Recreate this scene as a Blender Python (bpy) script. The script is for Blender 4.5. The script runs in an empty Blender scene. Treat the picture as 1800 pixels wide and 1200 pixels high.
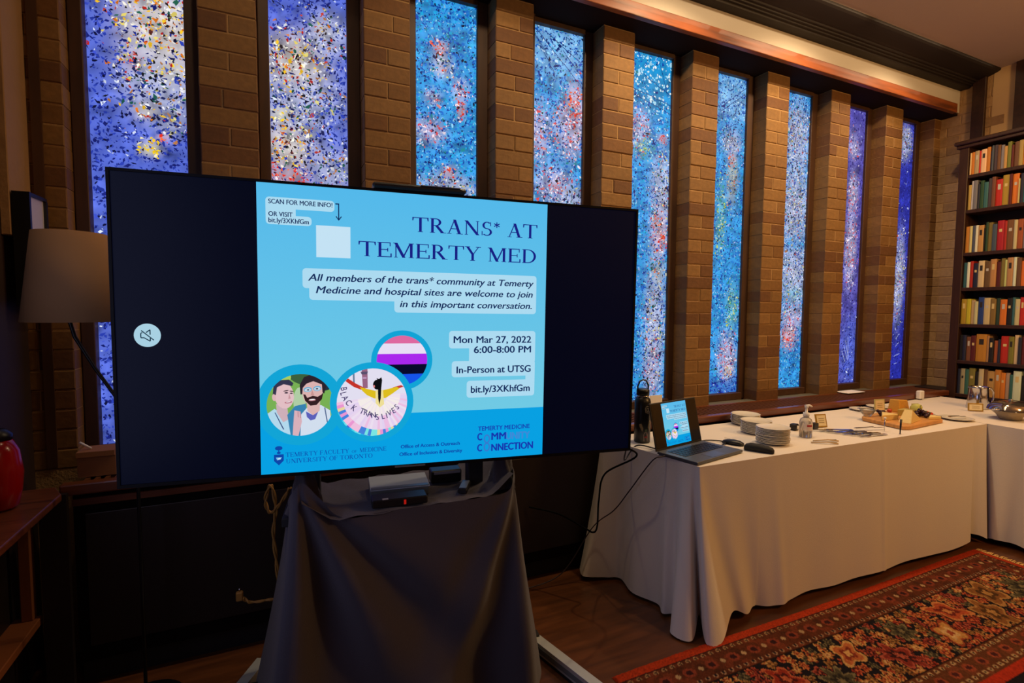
import bpy, math, random
import numpy as np
from mathutils import Vector, Matrix
random.seed(7)
SC = bpy.context.scene
COL = SC.collection
PI = math.pi
# ------------------------------------------------------------------ camera
cd = bpy.data.cameras.new('camera'); cd.sensor_width = 36.0; cd.sensor_fit = 'HORIZONTAL'
cd.lens = 909.75 / 1800 * 36; cd.clip_start = 0.05
cam = bpy.data.objects.new('camera', cd); COL.objects.link(cam)
Rv = (0.90755923, -0.41987016, 0.00672933); Uv = (0.01963228, 0.05843234, 0.99809831); Bv = (-0.41946491, -0.90570122, 0.06127382)
cam.matrix_world = Matrix(((Rv[0], Uv[0], Bv[0], 1.08725), (Rv[1], Uv[1], Bv[1], -2.68873), (Rv[2], Uv[2], Bv[2], 1.45954), (0, 0, 0, 1)))
SC.camera = cam
# ------------------------------------------------------------------ world, lights, exposure
w = bpy.data.worlds.new('world'); SC.world = w; w.use_nodes = True
w.node_tree.nodes['Background'].inputs[0].default_value = (0.5, 0.6, 0.8, 1); w.node_tree.nodes['Background'].inputs[1].default_value = 0.3
SC.view_settings.view_transform = 'Standard'; SC.view_settings.look = 'None'
SC.view_settings.exposure = 0.0; SC.view_settings.gamma = 1.0; SC.view_settings.use_curve_mapping = False
def lamp(kind, name, loc, energy, color, rot=(0, 0, 0), **kw):
    l = bpy.data.lights.new(name, kind); l.energy = energy; l.color = color
    for k, v in kw.items(): setattr(l, k, v)
    o = bpy.data.objects.new(name, l); COL.objects.link(o); o.location = loc; o.rotation_euler = rot
    return o
WARM = (1.0, 0.72, 0.42)
# strip lights added out of view for the gradient on the cove plaster
for x, e in ((0.8, 0.15), (1.7, 0.35), (2.6, 0.9), (3.5, 1.6), (4.4, 1.7), (5.3, 1.0), (6.05, 0.3)):
    lamp('AREA', 'plaster_fill_strip', (x, -0.455, 3.435), e, WARM, (0.55, 0, 0), shape='RECTANGLE', size=0.8, size_y=0.03)
for x, e in ((1.0, 9), (2.1, 28), (3.25, 72), (4.4, 76), (5.5, 60)):  # assumed recessed ceiling downlights in a row along the cornice, no fixtures modelled
    lamp('SPOT', 'assumed_downlight', (x, -0.62, 3.41), e, WARM, (0.22, 0, 0), spot_size=2.55, spot_blend=1.0, shadow_soft_size=0.03)
# added warm point lights, out of view, to brighten ceiling and cloth fronts
lamp('POINT', 'room_fill_light', (5.0, -2.9, 2.75), 125, (1.0, 0.56, 0.20), shadow_soft_size=0.2)
lamp('POINT', 'room_fill_light', (2.4, -4.6, 2.75), 10, (1.0, 0.70, 0.42), shadow_soft_size=0.2)
# cool area light added on the left, source assumed; no window modelled there
lamp('AREA', 'assumed_side_cool_light', (0.26, -1.75, 1.5), 9, (0.56, 0.60, 1.0), (0, -PI / 2, 0), shape='RECTANGLE', size=1.6, size_y=1.2)

# ------------------------------------------------------------------ materials
def lin(c):
    return tuple(((v / 255) / 12.92 if v / 255 <= 0.04045 else ((v / 255 + 0.055) / 1.055) ** 2.4) for v in c)
MATS = {}
def mat(name, rgb=(128, 128, 128), rough=0.6, metal=0.0, bump=0.0, bscale=40, var=0.0, vscale=6, emit=None, es=1.0, trans=0.0, spec=0.5, coat=0.0, stretch=(1, 1, 1), sheen=0.0, alpha=1.0):
    if name in MATS: return MATS[name]
    m = bpy.data.materials.new(name); m.use_nodes = True; nt = m.node_tree; b = nt.nodes['Principled BSDF']
    c = lin(rgb) + (1,)
    b.inputs['Base Color'].default_value = c; b.inputs['Roughness'].default_value = rough; b.inputs['Metallic'].default_value = metal
    b.inputs['Specular IOR Level'].default_value = spec; b.inputs['Coat Weight'].default_value = coat
    b.inputs['Transmission Weight'].default_value = trans; b.inputs['Sheen Weight'].default_value = sheen; b.inputs['Alpha'].default_value = alpha
    if emit is not None:
        b.inputs['Emission Color'].default_value = lin(emit) + (1,); b.inputs['Emission Strength'].default_value = es
    if bump or var:
        tc = nt.nodes.new('ShaderNodeTexCoord'); mp = nt.nodes.new('ShaderNodeMapping'); nt.links.new(tc.outputs['Object'], mp.inputs[0]); mp.inputs['Scale'].default_value = stretch
    if var:
        n = nt.nodes.new('ShaderNodeTexNoise'); n.inputs['Scale'].default_value = vscale; n.inputs['Detail'].default_value = 5; nt.links.new(mp.outputs[0], n.inputs['Vector'])
        r = nt.nodes.new('ShaderNodeValToRGB'); nt.links.new(n.outputs['Fac'], r.inputs[0])
        r.color_ramp.elements[0].position = 0.3; r.color_ramp.elements[1].position = 0.7
        r.color_ramp.elements[0].color = tuple(max(0, x * (1 - var)) for x in c[:3]) + (1,); r.color_ramp.elements[1].color = tuple(min(1, x * (1 + var)) for x in c[:3]) + (1,)
        nt.links.new(r.outputs[0], b.inputs['Base Color'])
    if bump:
        n2 = nt.nodes.new('ShaderNodeTexNoise'); n2.inputs['Scale'].default_value = bscale; n2.inputs['Detail'].default_value = 4; nt.links.new(mp.outputs[0], n2.inputs['Vector'])
        bp = nt.nodes.new('ShaderNodeBump'); bp.inputs['Strength'].default_value = bump; bp.inputs['Distance'].default_value = 0.01
        nt.links.new(n2.outputs['Fac'], bp.inputs['Height']); nt.links.new(bp.outputs[0], b.inputs['Normal'])
    MATS[name] = m; return m
def emis(name, rgb, s=1.0):
    if name in MATS: return MATS[name]
    m = bpy.data.materials.new(name); m.use_nodes = True; nt = m.node_tree; nt.nodes.clear()
    e = nt.nodes.new('ShaderNodeEmission'); o = nt.nodes.new('ShaderNodeOutputMaterial'); e.inputs[0].default_value = lin(rgb) + (1,); e.inputs[1].default_value = s
    nt.links.new(e.outputs[0], o.inputs[0]); MATS[name] = m; return m
def attr_mat(name, emission=False, strength=1.0, rough=0.9):
    m = bpy.data.materials.new(name); m.use_nodes = True; nt = m.node_tree; b = nt.nodes['Principled BSDF']
    a = nt.nodes.new('ShaderNodeAttribute'); a.attribute_name = 'tint'
    if emission:
        b.inputs['Base Color'].default_value = (0.01, 0.01, 0.01, 1); b.inputs['Roughness'].default_value = 0.5; b.inputs['Specular IOR Level'].default_value = 0.1
        nt.links.new(a.outputs['Color'], b.inputs['Emission Color']); b.inputs['Emission Strength'].default_value = strength
    else:
        nt.links.new(a.outputs['Color'], b.inputs['Base Color']); b.inputs['Roughness'].default_value = rough; b.inputs['Specular IOR Level'].default_value = 0.15
    MATS[name] = m; return m
def brick_mat(name, cols, bump=0.5):
    m = bpy.data.materials.new(name); m.use_nodes = True; nt = m.node_tree; b = nt.nodes['Principled BSDF']
    oi = nt.nodes.new('ShaderNodeObjectInfo'); r = nt.nodes.new('ShaderNodeValToRGB'); r.color_ramp.interpolation = 'CONSTANT'
    nt.links.new(oi.outputs['Random'], r.inputs[0])
    els = r.color_ramp.elements
    while len(els) < len(cols): els.new(0.5)
    for i, c in enumerate(cols): els[i].position = i / len(cols); els[i].color = lin(c) + (1,)
    tc = nt.nodes.new('ShaderNodeTexCoord'); n = nt.nodes.new('ShaderNodeTexNoise'); n.inputs['Scale'].default_value = 35; n.inputs['Detail'].default_value = 6
    nt.links.new(tc.outputs['Object'], n.inputs['Vector'])
    mx = nt.nodes.new('ShaderNodeMix'); mx.data_type = 'RGBA'; mx.blend_type = 'MULTIPLY'; mx.inputs[0].default_value = 0.5
    nt.links.new(r.outputs[0], mx.inputs[6]); nt.links.new(n.outputs['Fac'], mx.inputs[7]); nt.links.new(mx.outputs[2], b.inputs['Base Color'])
    bp = nt.nodes.new('ShaderNodeBump'); bp.inputs['Strength'].default_value = bump; bp.inputs['Distance'].default_value = 0.004
    nt.links.new(n.outputs['Fac'], bp.inputs['Height']); nt.links.new(bp.outputs[0], b.inputs['Normal'])
    b.inputs['Roughness'].default_value = 0.75; MATS[name] = m; return m

M_wood_dark = mat('dark_wood', (48, 26, 15), 0.45, var=0.35, vscale=5, stretch=(1, 8, 8))
M_wood_black = mat('blackened_wood', (26, 16, 13), 0.5)
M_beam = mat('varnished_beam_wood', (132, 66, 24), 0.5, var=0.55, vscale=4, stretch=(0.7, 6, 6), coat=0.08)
M_rail = mat('red_brown_wood', (104, 54, 28), 0.35, var=0.3, vscale=5, stretch=(1, 8, 8), coat=0.2)
M_frame = mat('window_frame_wood', (66, 40, 22), 0.55, var=0.25, vscale=4, stretch=(6, 6, 1))
M_plaster = mat('cove_plaster', (196, 186, 170), 0.85, bump=0.1, bscale=60)
M_ceiling = mat('ceiling_plaster', (168, 146, 128), 0.9, bump=0.1, bscale=30)
M_endplaster = mat('end_wall_plaster', (190, 158, 110), 0.85, bump=0.1)
M_brick = brick_mat('brick', [(134, 94, 46), (142, 102, 50), (124, 82, 38), (112, 72, 36), (136, 98, 50), (128, 88, 40), (146, 106, 56)])
M_brick_end = brick_mat('brick_end', [(180, 142, 96), (188, 150, 102), (172, 134, 90), (160, 124, 82), (184, 146, 100)])
M_mortar = mat('mortar', (158, 124, 80), 0.95, bump=0.4, bscale=90)
M_floor = mat('floor_wood', (84, 48, 24), 0.32, var=0.35, vscale=3, stretch=(1, 9, 1), coat=0.1)
M_cloth = mat('white_tablecloth', (222, 214, 204), 0.9, bump=0.12, bscale=220, sheen=0.15)
M_black_cloth = mat('charcoal_cloth', (54, 48, 56), 0.9, bump=0.15, bscale=200, sheen=0.2)
M_black = mat('black_plastic', (14, 14, 17), 0.4)
M_blackm = mat('black_matte', (20, 18, 20), 0.75)
M_screen = mat('screen_glass', (3, 4, 8), 0.4, emit=(3, 7, 28), es=0.6, spec=0.12)
M_alu = mat('brushed_aluminium', (205, 210, 205), 0.35, metal=0.55)
M_alu2 = mat('aluminium_groove', (120, 130, 132), 0.4, metal=0.5)
M_steel = mat('polished_steel', (205, 205, 208), 0.14, metal=1.0)
M_china = mat('white_china', (226, 220, 206), 0.25, coat=0.3)
M_glass = mat('clear_glass', (235, 240, 238), 0.05, trans=0.9)
M_gold = mat('gold_frame_metal', (190, 155, 70), 0.35, metal=0.7)
M_card = mat('cream_card', (225, 210, 170), 0.8)
M_white = mat('white_paper', (232, 230, 228), 0.8)
M_board = mat('cheese_board_wood', (196, 140, 76), 0.55, var=0.2, vscale=10, stretch=(1, 6, 1))

# ------------------------------------------------------------------ geometry helpers
class MB:
    def __init__(s): s.v = []; s.f = []; s.mi = []; s.m = 0; s.smooth = []
    def add(s, vs, fs, sm=False):
        o = len(s.v); s.v += [tuple(p) for p in vs]; s.f += [tuple(i + o for i in f) for f in fs]; s.mi += [s.m] * len(fs); s.smooth += [sm] * len(fs); return s
    def box(s, x0, x1, y0, y1, z0, z1, M=None):
        vs = [Vector((x, y, z)) for z in (z0, z1) for y in (y0, y1) for x in (x0, x1)]
        if M is not None: vs = [M @ p for p in vs]
        return s.add(vs, [(0, 2, 3, 1), (4, 5, 7, 6), (0, 1, 5, 4), (1, 3, 7, 5), (3, 2, 6, 7), (2, 0, 4, 6)])
    def cbox(s, x0, x1, y0, y1, z0, z1, c=0.003, M=None):
        # box with all edges chamfered
        P = []; idx = {}
        X = (x0, x1); Y = (y0, y1); Z = (z0, z1)
        for i in (0, 1):
            for j in (0, 1):
                for k in (0, 1):
                    sx = 1 if i == 0 else -1; sy = 1 if j == 0 else -1; sz = 1 if k == 0 else -1
                    for a in range(3):
                        p = [X[i] + (sx * c if a != 0 else 0), Y[j] + (sy * c if a != 1 else 0), Z[k] + (sz * c if a != 2 else 0)]
                        idx[(i, j, k, a)] = len(P); P.append(Vector(p))
        F = []
        for a in range(3):
            for sd in (0, 1):
                q = []
                for (u, vv) in ((0, 0), (1, 0), (1, 1), (0, 1)):
                    t = [0, 0, 0]; t[a] = sd; t[(a + 1) % 3] = u; t[(a + 2) % 3] = vv
                    q.append(idx[(t[0], t[1], t[2], a)])
                F.append(tuple(q if sd else q[::-1]))
        for a in range(3):
            b, d = (a + 1) % 3, (a + 2) % 3
            for u in (0, 1):
                for vv in (0, 1):
                    t0 = [0, 0, 0]; t0[b] = u; t0[d] = vv; t1 = list(t0); t1[a] = 1
                    q = (idx[(*t0, b)], idx[(*t1, b)], idx[(*t1, d)], idx[(*t0, d)])
                    F.append(q if (u ^ vv) else q[::-1])
        for i in (0, 1):
            for j in (0, 1):
                for k in (0, 1):
                    q = (idx[(i, j, k, 0)], idx[(i, j, k, 1)], idx[(i, j, k, 2)])
                    F.append(q if (i + j + k) % 2 == 1 else q[::-1])
        if M is not None: P = [M @ p for p in P]
        return s.add(P, F)
    def prism(s, poly, z0, z1, M=None):
        n = len(poly); vs = [Vector((x, y, z0)) for x, y in poly] + [Vector((x, y, z1)) for x, y in poly]
        if M is not None: vs = [M @ p for p in vs]
        return s.add(vs, [tuple(range(n))[::-1], tuple(range(n, 2 * n))] + [(i, (i + 1) % n, n + (i + 1) % n, n + i) for i in range(n)])
    def lathe(s, prof, n=24, M=None, cap=True, sm=True):
        vs = []
        for r, z in prof:
            for i in range(n): vs.append(Vector((r * math.cos(2 * PI * i / n), r * math.sin(2 * PI * i / n), z)))
        if M is not None: vs = [M @ p for p in vs]
        fs = [(j * n + i, j * n + (i + 1) % n, (j + 1) * n + (i + 1) % n, (j + 1) * n + i) for j in range(len(prof) - 1) for i in range(n)]
        s.add(vs, fs, sm)
        if cap:
            s.f += [tuple(range(len(s.v) - len(vs), len(s.v) - len(vs) + n))[::-1], tuple(range(len(s.v) - n, len(s.v)))]; s.mi += [s.m] * 2; s.smooth += [False] * 2
        return s
    def tube(s, pts, r, n=8, M=None):
        pts = [Vector(p) for p in pts]; rings = []; up = Vector((0, 0, 1)); prev = None
        rr = r if isinstance(r, (list, tuple)) else [r] * len(pts)
        vs = []
        for i, p in enumerate(pts):
            t = (pts[min(i + 1, len(pts) - 1)] - pts[max(i - 1, 0)]).normalized()
            if prev is None:
                a = t.orthogonal().normalized()
            else:
                a = (prev - t * prev.dot(t)).normalized()
            prev = a; b = t.cross(a)
            for k in range(n):
                an = 2 * PI * k / n; vs.append(p + (a * math.cos(an) + b * math.sin(an)) * rr[i])
        if M is not None: vs = [M @ p for p in vs]
        N = len(pts)
        fs = [(j * n + i, j * n + (i + 1) % n, (j + 1) * n + (i + 1) % n, (j + 1) * n + i) for j in range(N - 1) for i in range(n)]
        s.add(vs, fs, True)
        o = len(s.v) - len(vs); s.f += [tuple(range(o, o + n))[::-1], tuple(range(o + (N - 1) * n, o + N * n))]; s.mi += [s.m] * 2; s.smooth += [False] * 2
        return s
    def ell(s, c, r, nu=12, nv=8, M=None):
        vs = []
        for j in range(1, nv):
            ph = PI * j / nv
            for i in range(nu):
                th = 2 * PI * i / nu; vs.append(Vector((c[0] + r[0] * math.sin(ph) * math.cos(th), c[1] + r[1] * math.sin(ph) * math.sin(th), c[2] - r[2] * math.cos(ph))))
        vs += [Vector((c[0], c[1], c[2] - r[2])), Vector((c[0], c[1], c[2] + r[2]))]
        if M is not None: vs = [M @ p for p in vs]
        fs = [(j * nu + i, j * nu + (i + 1) % nu, (j + 1) * nu + (i + 1) % nu, (j + 1) * nu + i) for j in range(nv - 2) for i in range(nu)]
        b = (nv - 1) * nu
        fs += [(b, (i + 1) % nu, i) for i in range(nu)] + [(b + 1, (nv - 2) * nu + i, (nv - 2) * nu + (i + 1) % nu) for i in range(nu)]
        return s.add(vs, fs, True)
    def mesh(s, name):
        me = bpy.data.meshes.new(name); me.from_pydata(s.v, [], s.f)
        me.polygons.foreach_set('material_index', s.mi); me.polygons.foreach_set('use_smooth', s.smooth); me.update(); return me
    def build(s, name, mats, parent=None, loc=None):
        me = s.mesh(name)
        for m in (mats if isinstance(mats, (list, tuple)) else [mats]): me.materials.append(m)
        return link(name, me, parent, loc)
def link(name, me, parent=None, loc=None):
    o = bpy.data.objects.new(name, me); COL.objects.link(o)
    if parent is not None: o.parent = parent
    if loc is not None: o.location = loc
    return o
def tag(o, label=None, cat=None, group=None, kind=None):
    if label: o['label'] = label
    if cat: o['category'] = cat
    if group: o['group'] = group
    if kind: o['kind'] = kind
    return o
def thing(name, label, cat, loc=(0, 0, 0), rz=0, group=None):
    o = bpy.data.objects.new(name, None); COL.objects.link(o); o.location = loc; o.rotation_euler = (0, 0, rz); o.empty_display_size = 0.05
    return tag(o, label, cat, group)
def struct(o): o['kind'] = 'structure'; return o
def bevel(o, wd=0.003, seg=2):
    m = o.modifiers.new('bevel', 'BEVEL'); m.width = wd; m.segments = seg; m.limit_method = 'ANGLE'; return o
def copy_tree(o, parent=None, kids=None):
    c = o.copy(); COL.objects.link(c)
    if parent is not None: c.parent = parent
    for ch in (KIDS.get(o.name, [])): copy_tree(ch, c)
    return c
KIDS = {}
def reg(o):
    KIDS[o.name] = list(o.children)
    for c in o.children: reg(c)

# ------------------------------------------------------------------ room shell
X0, X1, YF, ZC = 0.20, 6.54, -6.0, 3.46
fl = struct(MB().box(X0 - .1, X1 + .1, YF, 0.2, -0.05, 0).build('floor', M_floor))
struct(MB().box(X0 - .1, X1 + .1, YF, 0.2, ZC, ZC + .05).build('ceiling', M_ceiling))
M_leftwall = mat('left_wall_panel', (44, 26, 22), 0.7)
struct(MB().box(X0 - .12, X0, YF, 0.2, 0, ZC).build('wall_left', M_leftwall))
M_pl = mat('room_wall_plaster', (120, 96, 76), 0.9)
struct(MB().box(X0 - .1, X1 + .1, YF - .1, YF, 0, ZC).build('wall_front', M_pl))
# window wall: masonry below and behind the openings
wb = MB(); wb.box(X0, X1, 0.15, 0.25, 0, 3.46); wb.box(X0, X1, 0.0, 0.15, 0, 0.79)
wall_back = struct(wb.build('wall_back', M_mortar))
struct(MB().box(X0, X1, -0.13, 0.15, 3.19, ZC).build('wall_upper', M_plaster))

def brick_mesh(w_, h, d, c=0.004):
    v = [(0, d, 0), (w_, d, 0), (w_, d, h), (0, d, h), (0, c, 0), (w_, c, 0), (w_, c, h), (0, c, h), (c, 0, c), (w_ - c, 0, c), (w_ - c, 0, h - c), (c, 0, h - c)]
    f = [(0, 3, 2, 1), (0, 1, 5, 4), (1, 2, 6, 5), (2, 3, 7, 6), (3, 0, 4, 7), (4, 5, 9, 8), (5, 6, 10, 9), (6, 7, 11, 10), (7, 4, 8, 11), (8, 9, 10, 11)]
    me = bpy.data.meshes.new('brick'); me.from_pydata(v, [], f); me.update(); return me
COURSE = 0.082; G = 0.0045
PITCH = 0.7037
def variants(wd, d, m):
    out = []
    for _ in range(2):
        me = brick_mesh(wd, COURSE - G, d); me.materials.append(m); out.append(me)
    return out
PW = 0.231
full = variants(PW, 0.136, M_brick); half = variants((PW - G) / 2, 0.136, M_brick); third = variants((PW - G) * .38, 0.136, M_brick); twoth = variants((PW - G) * .62, 0.136, M_brick)
NC = int((3.17 - 0.79) / COURSE)
for k in range(-1, 9):
    x = 0.816 + PITCH * k
    pw = PW
    core = MB().box(x + .002, x + PW - .002, 0.0035, 0.15, 0.79, 3.19).build('wall_pier', M_mortar); struct(core)
    for c in range(NC + 1):
        z = 0.792 + c * COURSE
        if z + COURSE > 3.19: break
        r = random.random(); j = lambda: random.uniform(-.0025, .0015)
        if c % 2 == 0: row = [(0, full)]
        elif r < .6: row = [(0, half), ((PW + G) / 2, half)]
        elif r < .8: row = [(0, third), ((PW - G) * .38 + G, twoth)]
        else: row = [(0, twoth), ((PW - G) * .62 + G, third)]
        for dx, ms in row:
            b = link('brick', random.choice(ms), core, (x + dx + random.uniform(-.001, .001), j(), z))
# right end wall, brick, with posts above the bookcase
er = MB().box(X1 + 0.0035, X1 + .12, YF, 0.2, 0, ZC).build('wall_right', M_mortar); struct(er)
eb = [brick_mesh(l - G, COURSE - G, 0.03) for l in (0.20, 0.10)]
for e_ in eb: e_.materials.append(M_brick_end)
R90 = -PI / 2
for c in range(31):
    z = 0.792 + c * COURSE
    if z > 3.36: break
    y = 0.15 - (0.0 if c % 2 else 0.10)
    while y > -0.36:
        me, l = (eb[0], .20)
        o = link('brick', me, er, (X1 + random.uniform(-.002, .002), y, z)); o.rotation_euler = (0, 0, R90)
        y -= l
MB().box(X1 - .0, X1 + .005, YF, -0.36, 0, ZC).build('plaster_panel', M_endplaster, er)
for i, y in enumerate((-0.275, -0.555, -1.0, -1.6)):
    struct(MB().cbox(X1 - .03, X1 + .004, y - .045, y + .045, 0, ZC).build('trim_%d' % (i + 5), M_wood_dark))
# beam and soffit over the windows
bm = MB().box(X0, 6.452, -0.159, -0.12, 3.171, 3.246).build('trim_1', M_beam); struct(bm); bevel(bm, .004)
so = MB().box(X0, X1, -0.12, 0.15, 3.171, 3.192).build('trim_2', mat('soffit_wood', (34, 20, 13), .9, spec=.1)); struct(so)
# dark grooved cornice
prof = [(-.131, 3.374), (-.2, 3.374), (-.205, 3.385), (-.222, 3.385), (-.226, 3.393), (-.242, 3.393), (-.246, 3.401), (-.262, 3.401), (-.268, 3.409), (-.29, 3.412), (-.385, 3.437), (-.40, 3.445), (-.405, 3.459), (-.131, 3.459)]
mb = MB(); n = len(prof)
mb.add([(X0, y, z) for y, z in prof] + [(X1, y, z) for y, z in prof], [tuple(range(n)), tuple(range(n, 2 * n))[::-1]] + [(i, n + i, n + (i + 1) % n, (i + 1) % n) for i in range(n)])
struct(mb.build('trim_3', mat('cornice_black_brown', (26, 18, 14), 0.6, spec=.3)))
# left corner: dark post, tan pilaster on the left wall
struct(MB().box(0.243, 0.276, -0.01, 0.10, 0.8, 3.17).build('trim_4', M_frame))
struct(MB().cbox(X0, X0 + .03, -0.19, 0.0, 1.72, 3.46).build('wall_pilaster', mat('pilaster_plaster', (150, 116, 80), 0.85, bump=0.5, bscale=18)))  # cut off partway down; the dark panel below stands in for shadow

# ------------------------------------------------------------------ stained-glass windows
PAL = {  # base colour, chips (colour, weight)
 'vio': ((84, 104, 205), [((24, 34, 120), 5), ((40, 60, 170), 5), ((60, 80, 200), 2), ((215, 225, 250), .5), ((14, 18, 60), 1.5)]),
 'violet': ((84, 78, 168), [((40, 36, 110), 4), ((60, 50, 140), 3), ((150, 150, 210), .6)]),
 'deep': ((36, 44, 160), [((24, 28, 110), 4), ((60, 70, 190), 3), ((180, 190, 240), .3)]),
 'cyan': ((52, 150, 220), [((20, 80, 180), 5), ((30, 110, 205), 6), ((12, 40, 120), 3), ((140, 205, 240), 2.2), ((30, 170, 225), 5), ((160, 180, 235), .9), ((16, 24, 60), 1.2), ((30, 130, 140), 1)]),
 'sky': ((130, 185, 235), [((20, 70, 170), 4), ((12, 40, 110), 4), ((190, 220, 245), 2)]),
 'dots': ((14, 140, 200), [((235, 250, 255), 4), ((170, 225, 250), 3), ((20, 80, 180), 1.5)]),
 'pale': ((176, 182, 214), [((30, 36, 90), 3), ((20, 22, 30), 2.6), ((225, 225, 235), 3.2), ((70, 90, 180), 2.6), ((30, 90, 80), 1.6), ((180, 120, 70), 1), ((190, 60, 50), .8), ((215, 205, 130), 1)]),
 'gold': ((214, 204, 190), [((240, 190, 40), 3.2), ((225, 120, 30), 2.2), ((190, 40, 34), 2), ((245, 240, 225), 4), ((40, 30, 34), 2.4), ((235, 215, 110), 2), ((90, 40, 40), 1.4), ((36, 100, 80), 1)]),
 'yellow': ((205, 200, 165), [((245, 205, 30), 6), ((235, 150, 30), 2), ((250, 240, 190), 2), ((60, 40, 20), 1.2)]),
 'red': ((196, 165, 180), [((225, 50, 36), 6), ((240, 110, 60), 3), ((245, 220, 225), 2.4), ((120, 24, 30), 1.8), ((40, 20, 40), 1)]),
 'pink': ((176, 176, 216), [((210, 70, 80), 2.6), ((240, 225, 240), 4), ((60, 60, 130), 2.6), ((30, 30, 40), 1.6), ((215, 130, 130), 2)]),
 'green': ((96, 175, 205), [((190, 200, 90), 2), ((60, 150, 130), 3), ((20, 70, 110), 2), ((220, 230, 200), 1.4)]),
 'grey': ((150, 160, 165), [((90, 100, 100), 3), ((190, 190, 170), 3), ((230, 110, 50), 1.2), ((30, 60, 100), 2)]),
 'navy': ((60, 120, 210), [((14, 30, 130), 7), ((30, 60, 190), 4), ((170, 200, 240), 1.2)]),
}
WIN = [
 ('vio', [(0.77, 0.806, 0.36, 0.085, 'gold'), (0.80, 0.93, 0.36, 0.08, 'pale'), (0.69, 0.70, 0.30, 0.06, 'pale'), (0.46, 0.735, 0.08, 0.016, 'red'), (0.58, 0.645, 0.11, 0.013, 'gold'), (0.84, 0.728, 0.11, 0.022, 'yellow'), (0.6, 0.573, 0.09, 0.012, 'yellow'), (0.82, 0.646, 0.14, 0.034, 'pale'), (.75, .60, .05, .008, 'red'), (.5, .3, .3, .05, 'pale')]),
 ('vio', [(0.33, 0.789, 0.31, 0.049, 'gold'), (0.74, 0.86, 0.22, 0.04, 'pale'), (0.45, 0.708, 0.43, 0.067, 'pale'), (0.2, 0.613, 0.24, 0.045, 'gold'), (0.76, 0.582, 0.24, 0.05, 'pale'), (0.14, 0.678, 0.12, 0.015, 'yellow'), (0.69, 0.867, 0.10, 0.015, 'gold'), (0.8, 0.651, 0.16, 0.063, 'vio'), (0.2, 0.548, 0.23, 0.02, 'red'), (.5, .40, .3, .06, 'gold')]),
 ('cyan', [(0.42, 0.887, 0.10, 0.014, 'red'), (0.45, 0.848, 0.14, 0.022, 'pale'), (0.45, 0.84, 0.06, 0.01, 'red'), (0.75, 0.755, 0.06, 0.018, 'red'), (0.24, 0.69, 0.20, 0.024, 'pink'), (0.56, 0.598, 0.10, 0.012, 'red'), (0.56, 0.565, 0.36, 0.022, 'pale'), (0.74, 0.80, 0.1, 0.02, 'pink'), (.3, .77, .1, .015, 'pink'), (.5, .3, .3, .08, 'pale')]),
 ('cyan', [(0.55, 0.963, 0.55, 0.07, 'sky'), (0.84, 0.801, 0.16, 0.065, 'red'), (0.75, 0.75, 0.26, 0.06, 'pink'), (0.16, 0.727, 0.17, 0.06, 'pink'), (0.47, 0.599, 0.3, 0.035, 'pink'), (0.48, 0.60, 0.08, 0.01, 'red'), (0.88, 0.56, 0.3, 0.03, 'pale'), (.5, .3, .3, .08, 'pale')]),
 ('cyan', [(0.6, 0.94, 0.6, 0.085, 'dots'), (0.30, 0.785, 0.17, 0.05, 'pink'), (0.36, 0.745, 0.18, 0.03, 'green'), (0.83, 0.77, 0.09, 0.011, 'red'), (0.82, 0.62, 0.2, 0.09, 'pale'), (0.80, 0.50, 0.16, 0.055, 'red'), (0.81, 0.377, 0.11, 0.034, 'grey'), (0.74, 0.22, 0.2, 0.17, 'pale'), (0.69, 0.10, 0.14, 0.07, 'pink')]),
 ('cyan', [(0.66, 0.941, 0.5, 0.063, 'sky'), (0.64, 0.80, 0.2, 0.03, 'pale'), (0.66, 0.747, 0.08, 0.018, 'red'), (0.69, 0.69, 0.12, 0.07, 'grey'), (0.80, 0.28, 0.14, 0.06, 'green'), (0.70, 0.111, 0.2, 0.07, 'pink'), (0.75, 0.074, 0.1, 0.024, 'gold'), (0.69, 0.012, 0.5, 0.034, 'navy'), (0.40, 0.56, 0.1, 0.09, 'green')]),
 ('cyan', [(0.63, 0.85, 0.3, 0.10, 'pale'), (0.62, 0.62, 0.4, 0.11, 'pale'), (0.69, 0.40, 0.4, 0.10, 'pale'), (0.6, 0.181, 0.2, 0.036, 'red'), (0.7, 0.24, .3, .04, 'pink'), (.66, .5, .3, .02, 'cyan'), (.7, .33, .2, .02, 'green')]),
 ('violet', [(0.68, 0.906, 0.2, 0.037, 'violet'), (0.62, 0.88, 0.16, 0.04, 'pink'), (0.66, 0.70, 0.14, 0.06, 'pink'), (0.66, 0.50, 0.16, 0.106, 'pink'), (0.89, 0.10, 0.4, 0.12, 'vio')]),
 ('deep', [(0.67, 0.928, 0.2, 0.05, 'pale'), (0.68, 0.40, 0.16, 0.136, 'pale')]),
]
LINES = {3: [((.0, 1.0), (1.05, .865)), ((.25, .99), (.95, .93)), ((0, .99), (.45, .885)), ((0.1, .97), (.3, .93)), ((.6, .95), (1, .89))],
         4: [((.0, .90), (1, .87)), ((0, .885), (1, .845)), ((.35, .94), (.95, .90)), ((.7, .99), (.9, .90))],
         5: [((.3, .90), (1.0, .975)), ((.3, .885), (.95, .955)), ((.35, .83), (.75, .86)), ((.3, .03), (.9, .05)), ((.4, .06), (.7, .02))],
         7: [((.62, .16), (.75, .09)), ((.56, .14), (.72, .085)), ((.7, .17), (.74, .10)), ((.7, .05), (.8, .052)), ((.5, .12), (.62, .08))],
         8: [((.66, .13), (.8, .145)), ((.62, .09), (.85, .10)), ((.64, .06), (.75, .063)), ((.66, .16), (.8, .18))]}
GW, GH, GX, GZ, GY = 0.358, 2.292, 0.394, 0.851, 0.1325
rng = np.random.default_rng(5)
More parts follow.
